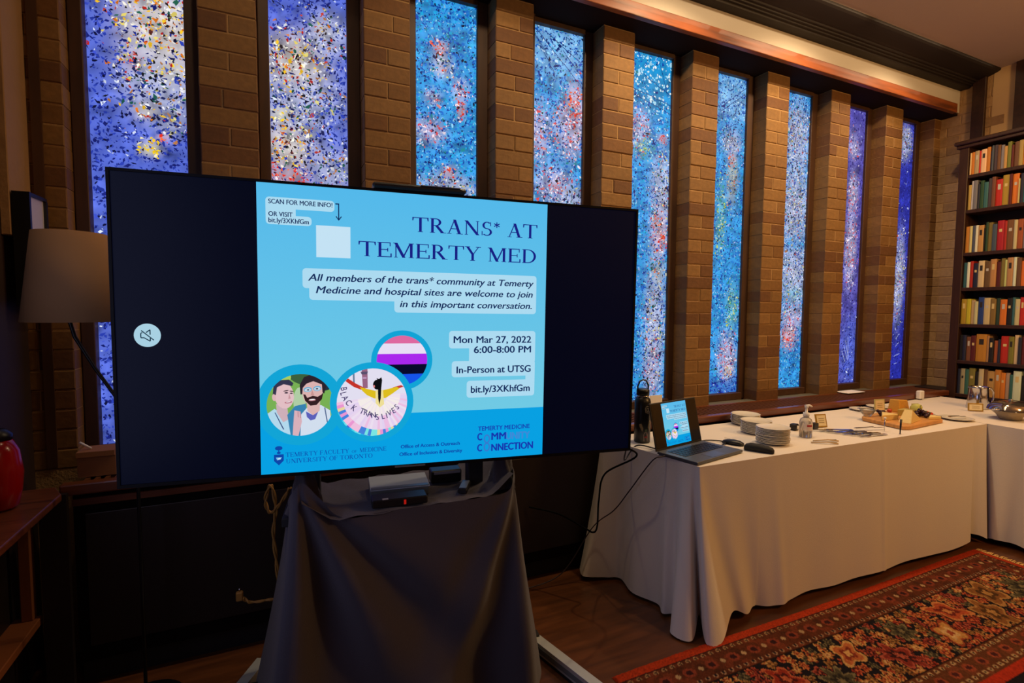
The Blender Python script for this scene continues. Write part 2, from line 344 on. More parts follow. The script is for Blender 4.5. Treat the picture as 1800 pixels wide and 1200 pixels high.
def weights(bl, u, v):
    W = [0.34 * np.ones_like(u)]
    for (bu, bv, ru, rv, p) in bl:
        d2 = ((u - bu) / ru) ** 2 + ((v - bv) / rv) ** 2
        W.append(2.2 * np.exp(-d2 * 1.5))
    W = np.array(W); W /= W.sum(0); return W
M_glasspane = attr_mat('stained_glass_pane', True, 0.95)
M_chip = attr_mat('stained_glass_chip', True, 1.0)
def set_attr(me, cols, domain='POINT'):
    a = me.color_attributes.new('tint', 'FLOAT_COLOR', domain)
    c = np.ones((len(cols), 4), dtype=np.float32); c[:, :3] = cols; a.data.foreach_set('color', c.ravel())
LIN = lambda a: np.array([lin(c) for c in a])
for k, (base, bl) in enumerate(WIN):
    x0 = GX + PITCH * k
    fr = bpy.data.objects.new('window_%d' % (k + 1), None); COL.objects.link(fr); struct(fr); fr.location = (x0, 0, GZ)
    fr.empty_display_size = .05
    # frame parts
    f1 = MB(); f1.cbox(-.049, 0.0, .08, .149, -.05, GH + .03); bevel(f1.build('frame_stile', M_frame, fr), .002)
    f2 = MB(); f2.cbox(GW, GW + .063, .112, .149, -.05, GH + .03); f2.build('frame_stile', M_frame, fr)
    MB().cbox(0, GW, .08, .149, -.05, 0, c=.002).build('frame_rail', M_frame, fr)
    MB().cbox(0, GW, .10, .149, GH, GH + .027, c=.002).build('frame_rail', M_frame, fr)
    MB().cbox(-.045, GW + .06, -.005, .08, -.060, -.0505, c=.002).build('sill', mat('sill_stone', (96, 92, 78), 0.6, var=.2), fr)
    # pane, a grid whose tint comes from the colour fields of the artwork
    nu, nv = 14, 90
    U, V = np.meshgrid(np.linspace(0, 1, nu + 1), np.linspace(0, 1, nv + 1)); u = U.ravel(); v = V.ravel()
    names = [base] + [b[4] for b in bl]
    B = LIN([PAL[n_][0] for n_ in names]); W = weights(bl, u, v)
    col = W.T @ B
    noise = rng.normal(0, 1, (nv + 1, nu + 1)); noise = (noise + np.roll(noise, 1, 0) + np.roll(noise, 1, 1)) / 1.9
    col = np.clip(col * (1 + .26 * noise.ravel()[:, None]), 0, 1)
    vs = np.stack([u * GW, np.full_like(u, GY), v * GH], 1)
    fs = [(j * (nu + 1) + i, j * (nu + 1) + i + 1, (j + 1) * (nu + 1) + i + 1, (j + 1) * (nu + 1) + i) for j in range(nv) for i in range(nu)]
    me = bpy.data.meshes.new('glass_pane'); me.from_pydata(vs.tolist(), [], fs); set_attr(me, col); me.materials.append(M_glasspane); me.update()
    pane = link('glass_pane', me, fr)
    # glass chips
    n = 6200 if k < 3 else 6000
    cu = rng.random(n); cv = rng.random(n); W = weights(bl, cu, cv)
    cum = W.cumsum(0); r = rng.random(n); pick = (r[None, :] > cum).sum(0).clip(0, len(names) - 1)
    dens = {'vio': .62, 'cyan': .95, 'sky': .55, 'dots': .45, 'violet': .4, 'deep': .35}
    V_, F_, C_ = [], [], []
    for i in range(n):
        p = names[pick[i]]
        if rng.random() > dens.get(p, 1.0): continue
        chips = PAL[p][1]; ws = [c[1] for c in chips]; c = lin(random.choices(chips, ws)[0][0])
        br = random.uniform(.75, 1.2); c = [min(1, q * br) for q in c]
        m = random.choice((3, 4, 4, 5)); L = random.uniform(.0035, .0115) * (1.5 if random.random() < .12 else 1); S_ = L * random.uniform(.28, .75); an = random.uniform(0, PI)
        if p == 'dots': S_ = L * .8
        X = cu[i] * GW; Z = cv[i] * GH; y = GY - .0015 - random.random() * .003
        o = len(V_)
        for q in range(m):
            t = 2 * PI * q / m + random.uniform(-.4, .4); a_ = L * math.cos(t); b_ = S_ * math.sin(t)
            xx = X + a_ * math.cos(an) - b_ * math.sin(an); zz = Z + a_ * math.sin(an) + b_ * math.cos(an)
            V_.append((min(max(xx, 0.001), GW - .001), y, min(max(zz, 0.001), GH - .001))); C_.append(c)
        F_.append(tuple(range(o, o + m)))
    for (a, b) in LINES.get(k, []):
        lc = lin((14, 40, 120)) if k < 7 else lin((190, 200, 240))
        p0 = Vector((a[0] * GW, 0, a[1] * GH)); p1 = Vector((min(b[0], 1) * GW, 0, b[1] * GH)); d = (p1 - p0); N = 8; nrm = Vector((-d.z, 0, d.x)).normalized() * .002
        for q in range(N):
            s0 = p0 + d * (q / N); s1 = p0 + d * ((q + 1) / N); o = len(V_)
            off = Vector((0, 0, random.uniform(-.003, .003)))
            for pp in (s0 - nrm, s1 - nrm, s1 + nrm, s0 + nrm):
                pp = pp + off; V_.append((min(max(pp.x, .001), GW - .001), GY - .005, min(max(pp.z, .001), GH - .001))); C_.append(lc)
            F_.append((o, o + 1, o + 2, o + 3))
    me = bpy.data.meshes.new('glass_chips'); me.from_pydata(V_, [], F_); set_attr(me, np.array(C_)); me.materials.append(M_chip); me.update()
    g = link('glass_chips', me, fr); g['kind'] = 'stuff'

# ------------------------------------------------------------------ heater cabinet below the windows
cab = thing('heater_cabinet', 'long low dark wooden heater cabinet with slatted top under the windows', 'cabinet', (0, 0, 0))
MB().box(.395, 6.295, -.275, -.005, .10, .765).build('body', mat('cabinet_black', (18, 11, 9), .85, spec=.1), cab)
MB().box(.395, 6.295, -.24, -.005, 0, .10).build('plinth', M_blackm, cab)
bevel(MB().box(.36, 6.295, -.292, -.245, .757, .80).build('front_rail', M_rail, cab), .006)
MB().box(.395, 6.295, -.286, -.275, .715, .74).build('moulding', M_rail, cab)
MB().box(.395, 6.295, -.03, -.003, .775, .80).build('rear_rail', M_rail, cab)
MB().box(6.2955, X1 - .01, -.255, -.005, 0, .80).build('end_board', M_wood_black, cab)
gr = MB(); x = .42
while x < 6.25:
    gr.box(x, x + .014, -.245, -.03, .780, .798); x += .032
g = gr.build('grille_slats', mat('slat_wood', (98, 58, 34), .7, spec=.2), cab); g['kind'] = 'stuff'
for i in range(7):
    xx = .43 + i * .82
    bevel(MB().box(xx, xx + .76, -.283, -.2755, .16, .68).build('door_panel', M_wood_black, cab), .003)

# shelf along the left wall
ls = thing('wall_shelf', 'dark wooden shelf unit built along the left wall', 'shelf', (0, 0, 0))
bevel(MB().prism([(.205, -1.4), (.40, -1.4), (.40, -.40), (.355, -.30), (.205, -.30)], .775, .80).build('top_board', M_rail, ls), .004)
MB().cbox(.205, .30, -1.4, -.30, .30, .33).build('lower_shelf', mat('worn_brown_wood', (120, 66, 30), .6), ls)
MB().cbox(.25, .285, -.335, -.30, .33, .775).build('post', MATS['worn_brown_wood'], ls)
MB().box(.205, .22, -1.4, -.31, 0, .775).build('back_panel', M_wood_black, ls)
MB().box(.31, .39, -.325, -.301, 0, .775).build('side_panel', M_wood_black, ls)
vz = thing('red_vase', 'large glossy red rounded vase on the shelf at the left edge', 'vase', (.275, -.50, .801))
MB().lathe([(.03, 0), (.045, .01), (.055, .06), (.06, .12), (.052, .19), (.035, .23)], 24).build('body', mat('red_glaze', (160, 10, 14), .2), vz)
MB().lathe([(.037, .228), (.037, .245), (.022, .262), (.008, .266)], 20).build('lid', M_black, vz)

# picture on the left
pf = thing('picture_frame', 'black framed picture with pale mat hung beside the first window', 'picture', (0, 0, 0))
P1 = Vector((.285, -.18, 0)); P2 = Vector((.292, -.045, 0)); dxy = (P2 - P1).normalized(); nn = Vector((dxy.y, -dxy.x, 0))
def pbox(a0, a1, d0, d1, z0, z1):
    vs = [(P1 + dxy * a - nn * (-d)).to_tuple()[:2] + (z,) for z in (z0, z1) for d in (d0, d1) for a in (a0, a1)]
    return MB().add(vs, [(0, 1, 3, 2), (4, 6, 7, 5), (0, 4, 5, 1), (1, 5, 7, 3), (3, 7, 6, 2), (2, 6, 4, 0)])
L_ = (P2 - P1).length
pbox(0, L_, -.05, 0.0, 1.46, 1.46 + .012).build('frame_rail', M_black, pf); pbox(0, L_, -.05, 0.0, 1.868, 1.88).build('frame_rail', M_black, pf)
pbox(-.012, .0, -.05, .002, 1.46, 1.88).build('frame_stile', M_black, pf); pbox(L_ - .012, L_, -.05, .002, 1.472, 1.868).build('frame_stile', M_black, pf)
pbox(.0, L_ - .012, -.05, -.008, 1.472, 1.868).build('mat_board', mat('mat_board', (190, 186, 196), .35), pf)

# floor lamp behind the television
fl_ = thing('floor_lamp', 'floor lamp with tan drum shade and thin dark curved stem behind television', 'lamp', (.55, -.48, 0))
ct = Vector((.49 - .55, -.52 + .48, 0))
MB().lathe([(.096, 1.70), (.132, 1.41)], 40, M=Matrix.Translation(ct), cap=False).build('shade', mat('tan_linen_shade', (160, 120, 78), .9), fl_)
so_ = fl_.children[0].modifiers.new('s', 'SOLIDIFY'); so_.thickness = .002
MB().tube([ct + Vector((0, 0, 1.66)), ct + Vector((-.02, 0, 1.45)), ct + Vector((0, .0, 1.36)), (-.02, 0, 1.25), (.05, .0, 1.12), (.09, 0, .95), (.09, 0, .02)], .006, 8).build('stem', M_black, fl_)
MB().lathe([(.12, 0), (.12, .012), (.03, .022)], 28, M=Matrix.Translation((.09, 0, 0))).build('base', M_black, fl_)
# cardboard box on the ledge
bx = thing('cardboard_box', 'small open tan cardboard box on the ledge under the first window', 'box', (.455, -.16, .801))
MB().box(-.06, .06, -.05, .05, 0, .10).build('body', mat('tan_cardboard', (150, 96, 48), .85), bx)
MB().box(-.06, .06, -.062, -.0505, .08, .10).build('flap', MATS['tan_cardboard'], bx)
pn = tag(MB().tube([(.43, -.17, .903), (.40, -.19, .935)], .004, 6).build('pen', M_white), 'white pen poking out of the cardboard box', 'pen')

# ------------------------------------------------------------------ text and slide artwork
def font_mesh(s, offset=0.0, shear=0.0):
    c = bpy.data.curves.new('t', 'FONT'); c.body = s; c.offset = offset; c.shear = shear; c.resolution_u = 4
    o = bpy.data.objects.new('t', c); COL.objects.link(o); dg = bpy.context.evaluated_depsgraph_get()
    me = bpy.data.meshes.new_from_object(o.evaluated_get(dg)); bpy.data.objects.remove(o); bpy.data.curves.remove(c); return me
_H = font_mesh('H'); CAP = max(v.co.y for v in _H.vertices)
def text_geo(s, x0, x1, yb, cap, z, offset=0.012, shear=0.0):
    me = font_mesh(s, 0.0, shear)
    xs = [v.co.x for v in me.vertices]; a, b = min(xs), max(xs); sx = (x1 - x0) / (b - a); sy = cap / CAP
    mb = MB(); w_ = offset * cap * 2.6
    for i, (ox, oy) in enumerate(((-w_, 0), (0, -w_ * .5), (w_, 0), (0, w_ * .5))):
        mb.add([(x0 + (v.co.x - a) * sx + ox, yb + v.co.y * sy + oy, z + i * 1e-5) for v in me.vertices], [tuple(p.vertices) for p in me.polygons])
    return mb.mesh('lettering')
# own serif capitals, drawn as overlapping flat shapes on a cap height of 1
def glyph(ch):
    P = []; SV = .04; T = .15; t = .055
    def rect(a, b, c, d): P.append([(a, c), (b, c), (b, d), (a, d)])
    def stem(x, w_=T, top=True, bot=True, y0=0, y1=1):
        rect(x, x + w_, y0, y1)
        if bot: rect(x - .07, x + w_ + .07, y0, y0 + SV)
        if top: rect(x - .07, x + w_ + .07, y1 - SV, y1)
    def diag(xa, ya, xb, yb, w_): P.append([(xa, ya), (xa + w_, ya), (xb + w_, yb), (xb, yb)])
    def arc(cx, cy, rx, ry, a0, a1, th, tv, n_=14):
        for i in range(n_):
            b0 = math.radians(a0 + (a1 - a0) * i / n_); b1 = math.radians(a0 + (a1 - a0) * (i + 1) / n_)
            P.append([(cx + (rx - th) * math.cos(b0), cy + (ry - tv) * math.sin(b0)), (cx + rx * math.cos(b0), cy + ry * math.sin(b0)), (cx + rx * math.cos(b1), cy + ry * math.sin(b1)), (cx + (rx - th) * math.cos(b1), cy + (ry - tv) * math.sin(b1))])
    if ch == 'T': stem(.38, top=False); rect(.02, .89, 1 - t, 1); P.append([(.0, .76), (.05, .76), (.09, 1), (.0, 1)]); P.append([(.86, .76), (.91, .76), (.91, 1), (.82, 1)]); w_ = .91
    elif ch == 'R': stem(.09); arc(.36, .74, .31, .26, -90, 90, T * .95, t); rect(.2, .37, 1 - t, 1); rect(.2, .37, .48, .48 + t); diag(.66, 0, .30, .5, .19); rect(.62, .95, 0, SV); w_ = .93
    elif ch == 'A': diag(.08, 0, .42, 1, .06); diag(.66, 0, .36, 1, .17); rect(.22, .70, .33, .33 + t); rect(0, .27, 0, SV); rect(.56, .94, 0, SV); w_ = .92
    elif ch == 'N': stem(.14, .06); stem(.80, .06, bot=False); diag(.76, 0, .06, 1, .19); w_ = 1.0
    elif ch == 'S': arc(.34, .74, .28, .26, 40, 270, .13, t); arc(.33, .27, .32, .27, -140, 90, .14, t); rect(.53, .58, .70, .98); rect(.02, .07, .02, .32); w_ = .68
    elif ch == 'E': stem(.09); rect(.2, .72, 1 - t, 1); rect(.2, .60, .48, .48 + t); rect(.2, .78, 0, t); rect(.69, .74, .74, 1); rect(.73, .80, 0, .26); rect(.56, .61, .38, .62); w_ = .82
    elif ch == 'F': stem(.09); rect(.2, .70, 1 - t, 1); rect(.2, .58, .48, .48 + t); rect(.68, .73, .74, 1); rect(.54, .59, .38, .62); w_ = .76
    elif ch == 'L': stem(.09); rect(.2, .74, 0, t); rect(.70, .76, 0, .27); w_ = .78
    elif ch == 'M': stem(.12, .06, top=False); stem(.92, T, top=True); diag(.50, 0, .05, 1, .18); diag(.50, 0, .90, 1, .08); rect(0, .2, 1 - SV, 1); w_ = 1.17
    elif ch == 'Y': stem(.38, top=False, y1=.48); diag(.38, .44, .05, 1, .17); diag(.45, .44, .78, 1, .06); rect(-.02, .3, 1 - SV, 1); rect(.64, .95, 1 - SV, 1); w_ = .92
    elif ch == 'D': stem(.09); arc(.38, .5, .52, .5, -90, 90, T, t); rect(.2, .4, 1 - t, 1); rect(.2, .4, 0, t); w_ = .94
    elif ch == 'O': arc(.48, .5, .46, .52, 0, 360, T, t, 28); w_ = .96
    elif ch == 'C': arc(.48, .5, .46, .52, 45, 315, T, t, 24); rect(.78, .83, .66, .98); w_ = .88
    elif ch == 'U': stem(.12, T, bot=False, y0=.3); stem(.74, .06, bot=False, y0=.3); arc(.46, .32, .34, .33, 180, 360, .10, .07); w_ = .94
    elif ch == 'I': stem(.10); w_ = .35
    elif ch == 'V': diag(.40, 0, .06, 1, .17); diag(.46, 0, .78, 1, .06); rect(-.02, .3, 1 - SV, 1); rect(.66, .95, 1 - SV, 1); w_ = .92
    elif ch == '*':
        for i in range(3):
            a = PI / 2 + i * PI / 3; c_, s_ = math.cos(a), math.sin(a); P.append([(.2 + c_ * .2 - s_ * .03, .8 + s_ * .2 + c_ * .03), (.2 - c_ * .2 - s_ * .03, .8 - s_ * .2 + c_ * .03), (.2 - c_ * .2 + s_ * .03, .8 - s_ * .2 - c_ * .03), (.2 + c_ * .2 + s_ * .03, .8 + s_ * .2 - c_ * .03)])
        w_ = .42
    else: w_ = .38
    return P, w_
def serif_mb(s, x0, x1, yb, cap, z):
    tot = 0; G_ = []
    for ch in s:
        P, w_ = glyph(ch); G_.append((P, tot)); tot += w_ + (.06 if ch != ' ' else 0)
    sx = (x1 - x0) / tot; mb = MB()
    for P, ox in G_:
        for i, q in enumerate(P): mb.add([(x0 + (x + ox) * sx, yb + y * cap, z + i * 1e-5) for x, y in q], [tuple(range(len(q)))])
    return mb
def clip_circle(poly, c, r, n=48):
    out = list(poly)
    for i in range(n):
        a = 2 * PI * (i + .5) / n; nx, ny = math.cos(a), math.sin(a); d = r - .0
        res = []
        for j in range(len(out)):
            p, q = out[j], out[(j + 1) % len(out)]
            dp = (p[0] - c[0]) * nx + (p[1] - c[1]) * ny - d; dq = (q[0] - c[0]) * nx + (q[1] - c[1]) * ny - d
            if dp <= 0: res.append(p)
            if (dp <= 0) != (dq <= 0):
                t = dp / (dp - dq); res.append((p[0] + (q[0] - p[0]) * t, p[1] + (q[1] - p[1]) * t))
        out = res
        if not out: return []
    return out
def disc(c, r, n=48, ry=None): ry = ry or r; return [(c[0] + r * math.cos(2 * PI * i / n), c[1] + ry * math.sin(2 * PI * i / n)) for i in range(n)]
def rr(x0, y0, x1, y1, r=.012, n=5):
    P = []
    for cx, cy, a0 in ((x1 - r, y1 - r, 0), (x0 + r, y1 - r, 90), (x0 + r, y0 + r, 180), (x1 - r, y0 + r, 270)):
        for i in range(n + 1):
            a = math.radians(a0 + 90 * i / n); P.append((cx + r * math.cos(a), cy + r * math.sin(a)))
    return P
def rotell(cx, cy, a, b, th, n=20): c, s = math.cos(th), math.sin(th); return [(cx + a * math.cos(t) * c - b * math.sin(t) * s, cy + a * math.cos(t) * s + b * math.sin(t) * c) for t in [2 * PI * i / n for i in range(n)]]
ASP = 1.0275
SL = []   # (name, mesh, label)
def E_(c): return emis('screen_%d_%d_%d' % c, c, 1.0)
def flat(name, polys, z, col, label=None):
    mb = MB()
    for i, q in enumerate(polys):
        if len(q) > 2: mb.add([(x, y, z + i * 2e-6) for x, y in q], [tuple(range(len(q)))])
    me = mb.mesh(name); me.materials.append(E_(col)); SL.append((name, me, label)); return me
def multi(name, items, z, label=None):
    mb = MB(); mats = []
    for i, (col, q) in enumerate(items):
        if col not in mats: mats.append(col)
        mb.m = mats.index(col)
        if len(q) > 2: mb.add([(x, y, z + i * 1e-5) for x, y in q], [tuple(range(len(q)))])
    me = mb.mesh(name)
    for c in mats: me.materials.append(E_(c))
    SL.append((name, me, label))
def tx(s, x0, x1, y, cap, col=(16, 40, 90), off=.012, sh=0.0, z=.0016):
    me = text_geo(s, x0, x1, y, cap, z, off, sh); me.materials.clear(); me.materials.append(E_(col)); SL.append(('lettering', me, None))
def sx_(s, x0, x1, y, cap, col=(24, 30, 130), z=.0016):
    adv = lambda t: sum(glyph(ch)[1] + (.06 if ch != ' ' else 0) for ch in t)
    k = (x1 - x0) / adv(s); pos = x0
    for wd in s.split(' '):
        L = adv(wd) * k; me = serif_mb(wd, pos, pos + L, y, cap, z).mesh('lettering'); me.materials.append(E_(col)); SL.append(('lettering', me, None)); pos += L + adv(' ') * k
LB, RING, BAND, PANEL, NAVY = (98, 196, 232), (18, 164, 214), (8, 160, 226), (172, 218, 240), (16, 40, 90)
# background, two halves shading from one printed blue to another
bg = MB(); n = 24
me = bpy.data.meshes.new('background'); vv = []; cc = []; ff = []
for j in range(n + 1):
    for i in range(2): vv.append((i * ASP, j / n, 0.0003)); t = j / n; a = lin((118, 206, 226)); b = lin((82, 184, 234)); cc.append([a[q] * (1 - t) + b[q] * t for q in range(3)])
for j in range(n): ff.append((2 * j, 2 * j + 1, 2 * j + 3, 2 * j + 2))
me.from_pydata(vv, [], ff); set_attr(me, np.array(cc)); me.materials.append(attr_mat('slide_background', True, 1.0)); me.update(); SL.append(('background', me, None))
flat('bottom_band', [[(0, 0), (ASP, 0), (ASP, .203), (.45, .203), (.30, .20), (0, .20)]], .0006, BAND)
CL, RL = (.1285, .248), .108; CM, RM = (.3695, .248), .1225; CF, RF = (.4745, .398), .0905
flat('ring', [clip_circle([(0, 0), (ASP, 0), (ASP, 1), (0, 1)], CF, RF + .019)], .0007, RING)
flat('ring', [[p for p in clip_circle([(0.0005, 0), (ASP, 0), (ASP, 1), (0.0005, 1)], CL, .1415)]], .0008, RING)
c0 = (.5, .5)
flag = []
for (a, b, c) in ((.460, .52, (222, 104, 160)), (.422, .460, (232, 222, 244)), (.3835, .422, (170, 40, 236)), (.348, .3835, (8, 10, 42)), (.28, .348, (22, 84, 232))):
    flag.append((c, clip_circle([(.3, a), (.6, a), (.6, b), (.3, b)], CF, RF)))
multi('flag_picture', flag, .0009)
flat('ring', [disc(CM, .1455)], .0014, RING)
# portrait of two men
pr = [((120, 176, 84), [(0, .1), (.3, .1), (.3, .4), (0, .4)]), ((60, 96, 60), rotell(.15, .345, .06, .03, -.2)), ((168, 205, 96), rotell(.055, .34, .045, .03, .3)), ((34, 50, 66), rotell(.205, .335, .04, .04, 0)), ((176, 205, 165), rotell(.125, .26, .02, .05, 0))]
skin1, skin2 = (226, 190, 196), (220, 178, 176)
pr += [((178, 216, 236), [(.02, .22), (.045, .238), (.075, .215), (.10, .19), (.11, .11), (.0, .11)]), ((205, 175, 185), [(.05, .255), (.085, .245), (.09, .20), (.072, .19), (.052, .225)]),
       (skin1, rotell(.076, .283, .031, .046, .12)), ((52, 52, 78), [(.040, .285), (.043, .318), (.060, .336), (.092, .338), (.106, .325), (.102, .315), (.075, .322), (.054, .312), (.050, .286)]),
       ((222, 180, 184), rotell(.044, .277, .006, .012, .1)),
       ((70, 56, 70), rotell(.083, .292, .006, .0026, 0)), ((70, 56, 70), rotell(.099, .290, .005, .0026, 0)), ((60, 46, 52), rotell(.082, .299, .009, .0018, .15)), ((60, 46, 52), rotell(.100, .297, .007, .0018, -.15)),
       ((198, 150, 156), [(.092, .290), (.097, .272), (.089, .270)]), ((176, 90, 110), rotell(.089, .259, .012, .0035, .1)), ((240, 236, 240), rotell(.089, .2602, .008, .0015, .1)),
       ((56, 130, 176), [(.085, .215), (.11, .245), (.145, .252), (.15, .21), (.135, .11), (.10, .11)]),
       ((210, 222, 238), [(.13, .215), (.155, .245), (.195, .245), (.225, .225), (.232, .11), (.125, .11)]),
       ((92, 96, 186), [(.145, .225), (.165, .212), (.185, .222), (.192, .238), (.175, .196), (.160, .192), (.148, .205)]),
       (skin2, [(.148, .26), (.192, .26), (.190, .225), (.168, .210), (.150, .226)]),
       (skin2, rotell(.168, .295, .034, .050, -.08)), ((44, 34, 44), [(.128, .285), (.126, .318), (.140, .345), (.175, .358), (.205, .342), (.212, .31), (.206, .285), (.200, .290), (.198, .318), (.170, .330), (.148, .322), (.136, .308), (.134, .285)]),
       ((52, 30, 34), [(.137, .285), (.143, .262), (.160, .244), (.180, .246), (.198, .266), (.203, .29), (.196, .282), (.184, .275), (.168, .279), (.150, .272), (.144, .284)]),
       ((178, 110, 122), rotell(.166, .264, .012, .004, .05)), ((248, 244, 246), rotell(.166, .2655, .010, .0022, .05)),
       ((96, 176, 216), rotell(.152, .301, .0135, .009, .08)), ((202, 214, 226), rotell(.152, .300, .0105, .006, .08)), ((96, 176, 216), rotell(.183, .304, .0135, .009, .08)), ((202, 214, 226), rotell(.183, .303, .0105, .006, .08)),
       ((40, 60, 90), rotell(.153, .300, .004, .0024, 0)), ((40, 60, 90), rotell(.182, .303, .004, .0024, 0)), ((200, 148, 146), [(.166, .300), (.173, .281), (.161, .280)]),
       ((216, 176, 186), [(.108, .23), (.128, .225), (.132, .19), (.118, .13), (.100, .12), (.104, .18)]), ((190, 140, 150), [(.118, .226), (.121, .226), (.122, .205), (.119, .205)]), ((190, 140, 150), [(.125, .224), (.128, .224), (.129, .202), (.126, .202)]),
       ((90, 110, 150), [(.205, .236), (.209, .236), (.224, .14), (.220, .14)]), ((60, 80, 130), [(.045, .225), (.048, .225), (.075, .165), (.071, .165)])]
multi('portrait_picture', [(c, clip_circle(p, CL, RL)) for c, p in pr], .0011)
# seen from behind, arms spread with a fan-shaped cape
ft = [((226, 222, 240), [(.2, .1), (.5, .1), (.5, .4), (.2, .4)]), ((110, 130, 160), [(.300, .385), (.307, .385), (.309, .31), (.303, .31)]), ((150, 100, 130), [(.332, .37), (.352, .37), (.353, .30), (.336, .30)]), ((90, 80, 110), [(.328, .360), (.354, .360), (.350, .350), (.332, .350)]), ((190, 150, 190), [(.336, .34), (.349, .34), (.349, .334), (.336, .334)])]
cc_ = (.392, .272)
for i in range(40):
    a0 = math.radians(180 + 8 + i * 4.4); a1 = math.radians(180 + 8 + (i + 1) * 4.4); t = i / 39
    for (r0, r1, pal) in ((.03, .075, [(244, 236, 232), (240, 226, 236)]), (.075, .125, [(232, 212, 238), (226, 208, 240), (236, 190, 226), (236, 222, 240)]), (.125, .15, [(232, 214, 160), (120, 230, 226), (234, 150, 210), (70, 130, 220), (240, 190, 222)]), (.15, .24, [(70, 214, 232), (40, 180, 236), (110, 226, 236), (60, 120, 214)])):
        c = random.choice(pal)
        if r0 > .12 and t > .7: c = random.choice([(236, 190, 226), (240, 160, 212), (228, 205, 240)])
        ft.append((c, [(cc_[0] + r0 * math.cos(a0), cc_[1] + r0 * math.sin(a0)), (cc_[0] + r1 * math.cos(a0), cc_[1] + r1 * math.sin(a0)), (cc_[0] + r1 * math.cos(a1), cc_[1] + r1 * math.sin(a1)), (cc_[0] + r0 * math.cos(a1), cc_[1] + r0 * math.sin(a1))]))
ft += [((196, 50, 40), [(.272, .336), (.284, .338), (.312, .318), (.345, .300), (.342, .290), (.305, .306), (.280, .325)]), ((222, 190, 30), [(.325, .305), (.385, .288), (.392, .262), (.375, .262), (.350, .275), (.335, .290)]), ((200, 60, 50), [(.440, .30), (.470, .308), (.480, .302), (.445, .291)]), ((222, 190, 30), [(.392, .288), (.455, .302), (.465, .296), (.440, .278), (.415, .262), (.400, .262)]),
       ((238, 222, 150), [(.380, .292), (.406, .292), (.410, .240), (.395, .228), (.380, .245)]), ((14, 14, 18), rotell(.386, .312, .015, .018, 0)), ((14, 14, 18), [(.386, .330), (.383, .336), (.392, .332), (.400, .339), (.403, .328), (.400, .30), (.398, .262), (.393, .238), (.389, .262), (.388, .30)]), ((214, 120, 120), rotell(.375, .306, .003, .005, 0))]
multi('march_picture', [(c, clip_circle(p, CM, RM)) for c, p in ft], .0018)
# lettering arched across the cape
mb = MB()
for ch, px, py, dg in (('B', .2715, .301, -82), ('L', .270, .284, -78), ('A', .276, .2675, -64), ('C', .287, .251, -50), ('K', .305, .231, -40), ('T', .333, .2185, -25), ('R', .346, .213, -12), ('A', .359, .2065, -4), ('N', .3716, .2015, 4), ('S', .385, .194, 8), ('L', .4055, .196, 12), ('I', .418, .198, 14), ('V', .4286, .207, 20), ('E', .4424, .2155, 26), ('S', .454, .228, 40)):
    t = font_mesh(ch, .0); th = math.radians(dg); sc = .030; w0 = max(v.co.x for v in t.vertices) / 2
    for ox in (-.0005, .0005):
        vs = [(px + ox + (v.co.x - w0) * sc * .8 * math.cos(th) - (v.co.y - .35) * sc * math.sin(th), py + (v.co.x - w0) * sc * .8 * math.sin(th) + (v.co.y - .35) * sc * math.cos(th), .0042) for v in t.vertices]
        mb.add(vs, [tuple(p.vertices) for p in t.polygons])
me = mb.mesh('lettering'); me.materials.append(E_((70, 60, 110))); SL.append(('lettering', me, None))
# pale panels behind the words
flat('text_panel', [rr(.027, .915, .244, .952), rr(.027, .862, .12, .95), rr(.027, .862, .170, .893)], .0010, PANEL)
flat('text_panel', [rr(.139, .652, .988, .72), rr(.160, .612, .988, .70), rr(.446, .572, .988, .66)], .0010, PANEL)
flat('text_panel', [rr(.646, .440, .988, .506), rr(.723, .380, .988, .49), rr(.657, .331, .988, .392), rr(.950, .30, .988, .36, .006), rr(.715, .251, .988, .316)], .0010, PANEL)
flat('code_panel', [[(.184, .759), (.296, .759), (.296, .867), (.184, .867)]], .0010, (196, 226, 244))
flat('arrow', [[(.247, .941), (.2595, .941), (.2595, .945), (.247, .945)], [(.2560, .890), (.2595, .890), (.2595, .945), (.2560, .945)], [(.2578, .886), (.2475, .900), (.250, .902), (.2578, .891)], [(.2578, .886), (.268, .900), (.2655, .902), (.2578, .891)]], .0016, NAVY)
tx('SCAN FOR MORE INFO!', .036, .237, .930, .0150); tx('OR VISIT', .036, .110, .889, .0150); tx('bit.ly/3XKhfGm', .036, .161, .868, .0155)
sx_('TRANS* AT', .509, .991, .864, .052); sx_('TEMERTY MED', .323, .990, .769, .052)
tx('All members of the trans* community at Temerty', .157, .976, .678, .0235, sh=.22, off=.012); tx('Medicine and hospital sites are welcome to join', .182, .973, .636, .0235, sh=.22, off=.012); tx('in this important conversation.', .466, .970, .592, .0235, sh=.22, off=.012)
tx('Mon Mar 27, 2022', .664, .970, .4605, .0255, off=.014); tx('6:00-8:00 PM', .742, .970, .422, .0255, off=.014); tx('In-Person at UTSG', .676, .970, .346, .0255, off=.014); tx('bit.ly/3XKhfGm', .732, .968, .270, .0255, off=.014)
DB = (14, 70, 168)
sx_('TEMERTY FACULTY', .078, .289, .0675, .0155, DB); sx_('OF', .297, .316, .0675, .009, DB); sx_('MEDICINE', .324, .419, .0675, .0155, DB); sx_('UNIVERSITY OF TORONTO', .079, .370, .045, .0155, DB)
tx('Office of Access & Outreach', .470, .690, .072, .0125, DB, off=.02); tx('Office of Inclusion & Diversity', .465, .700, .0435, .0125, DB, off=.02)
VB = (22, 52, 172)
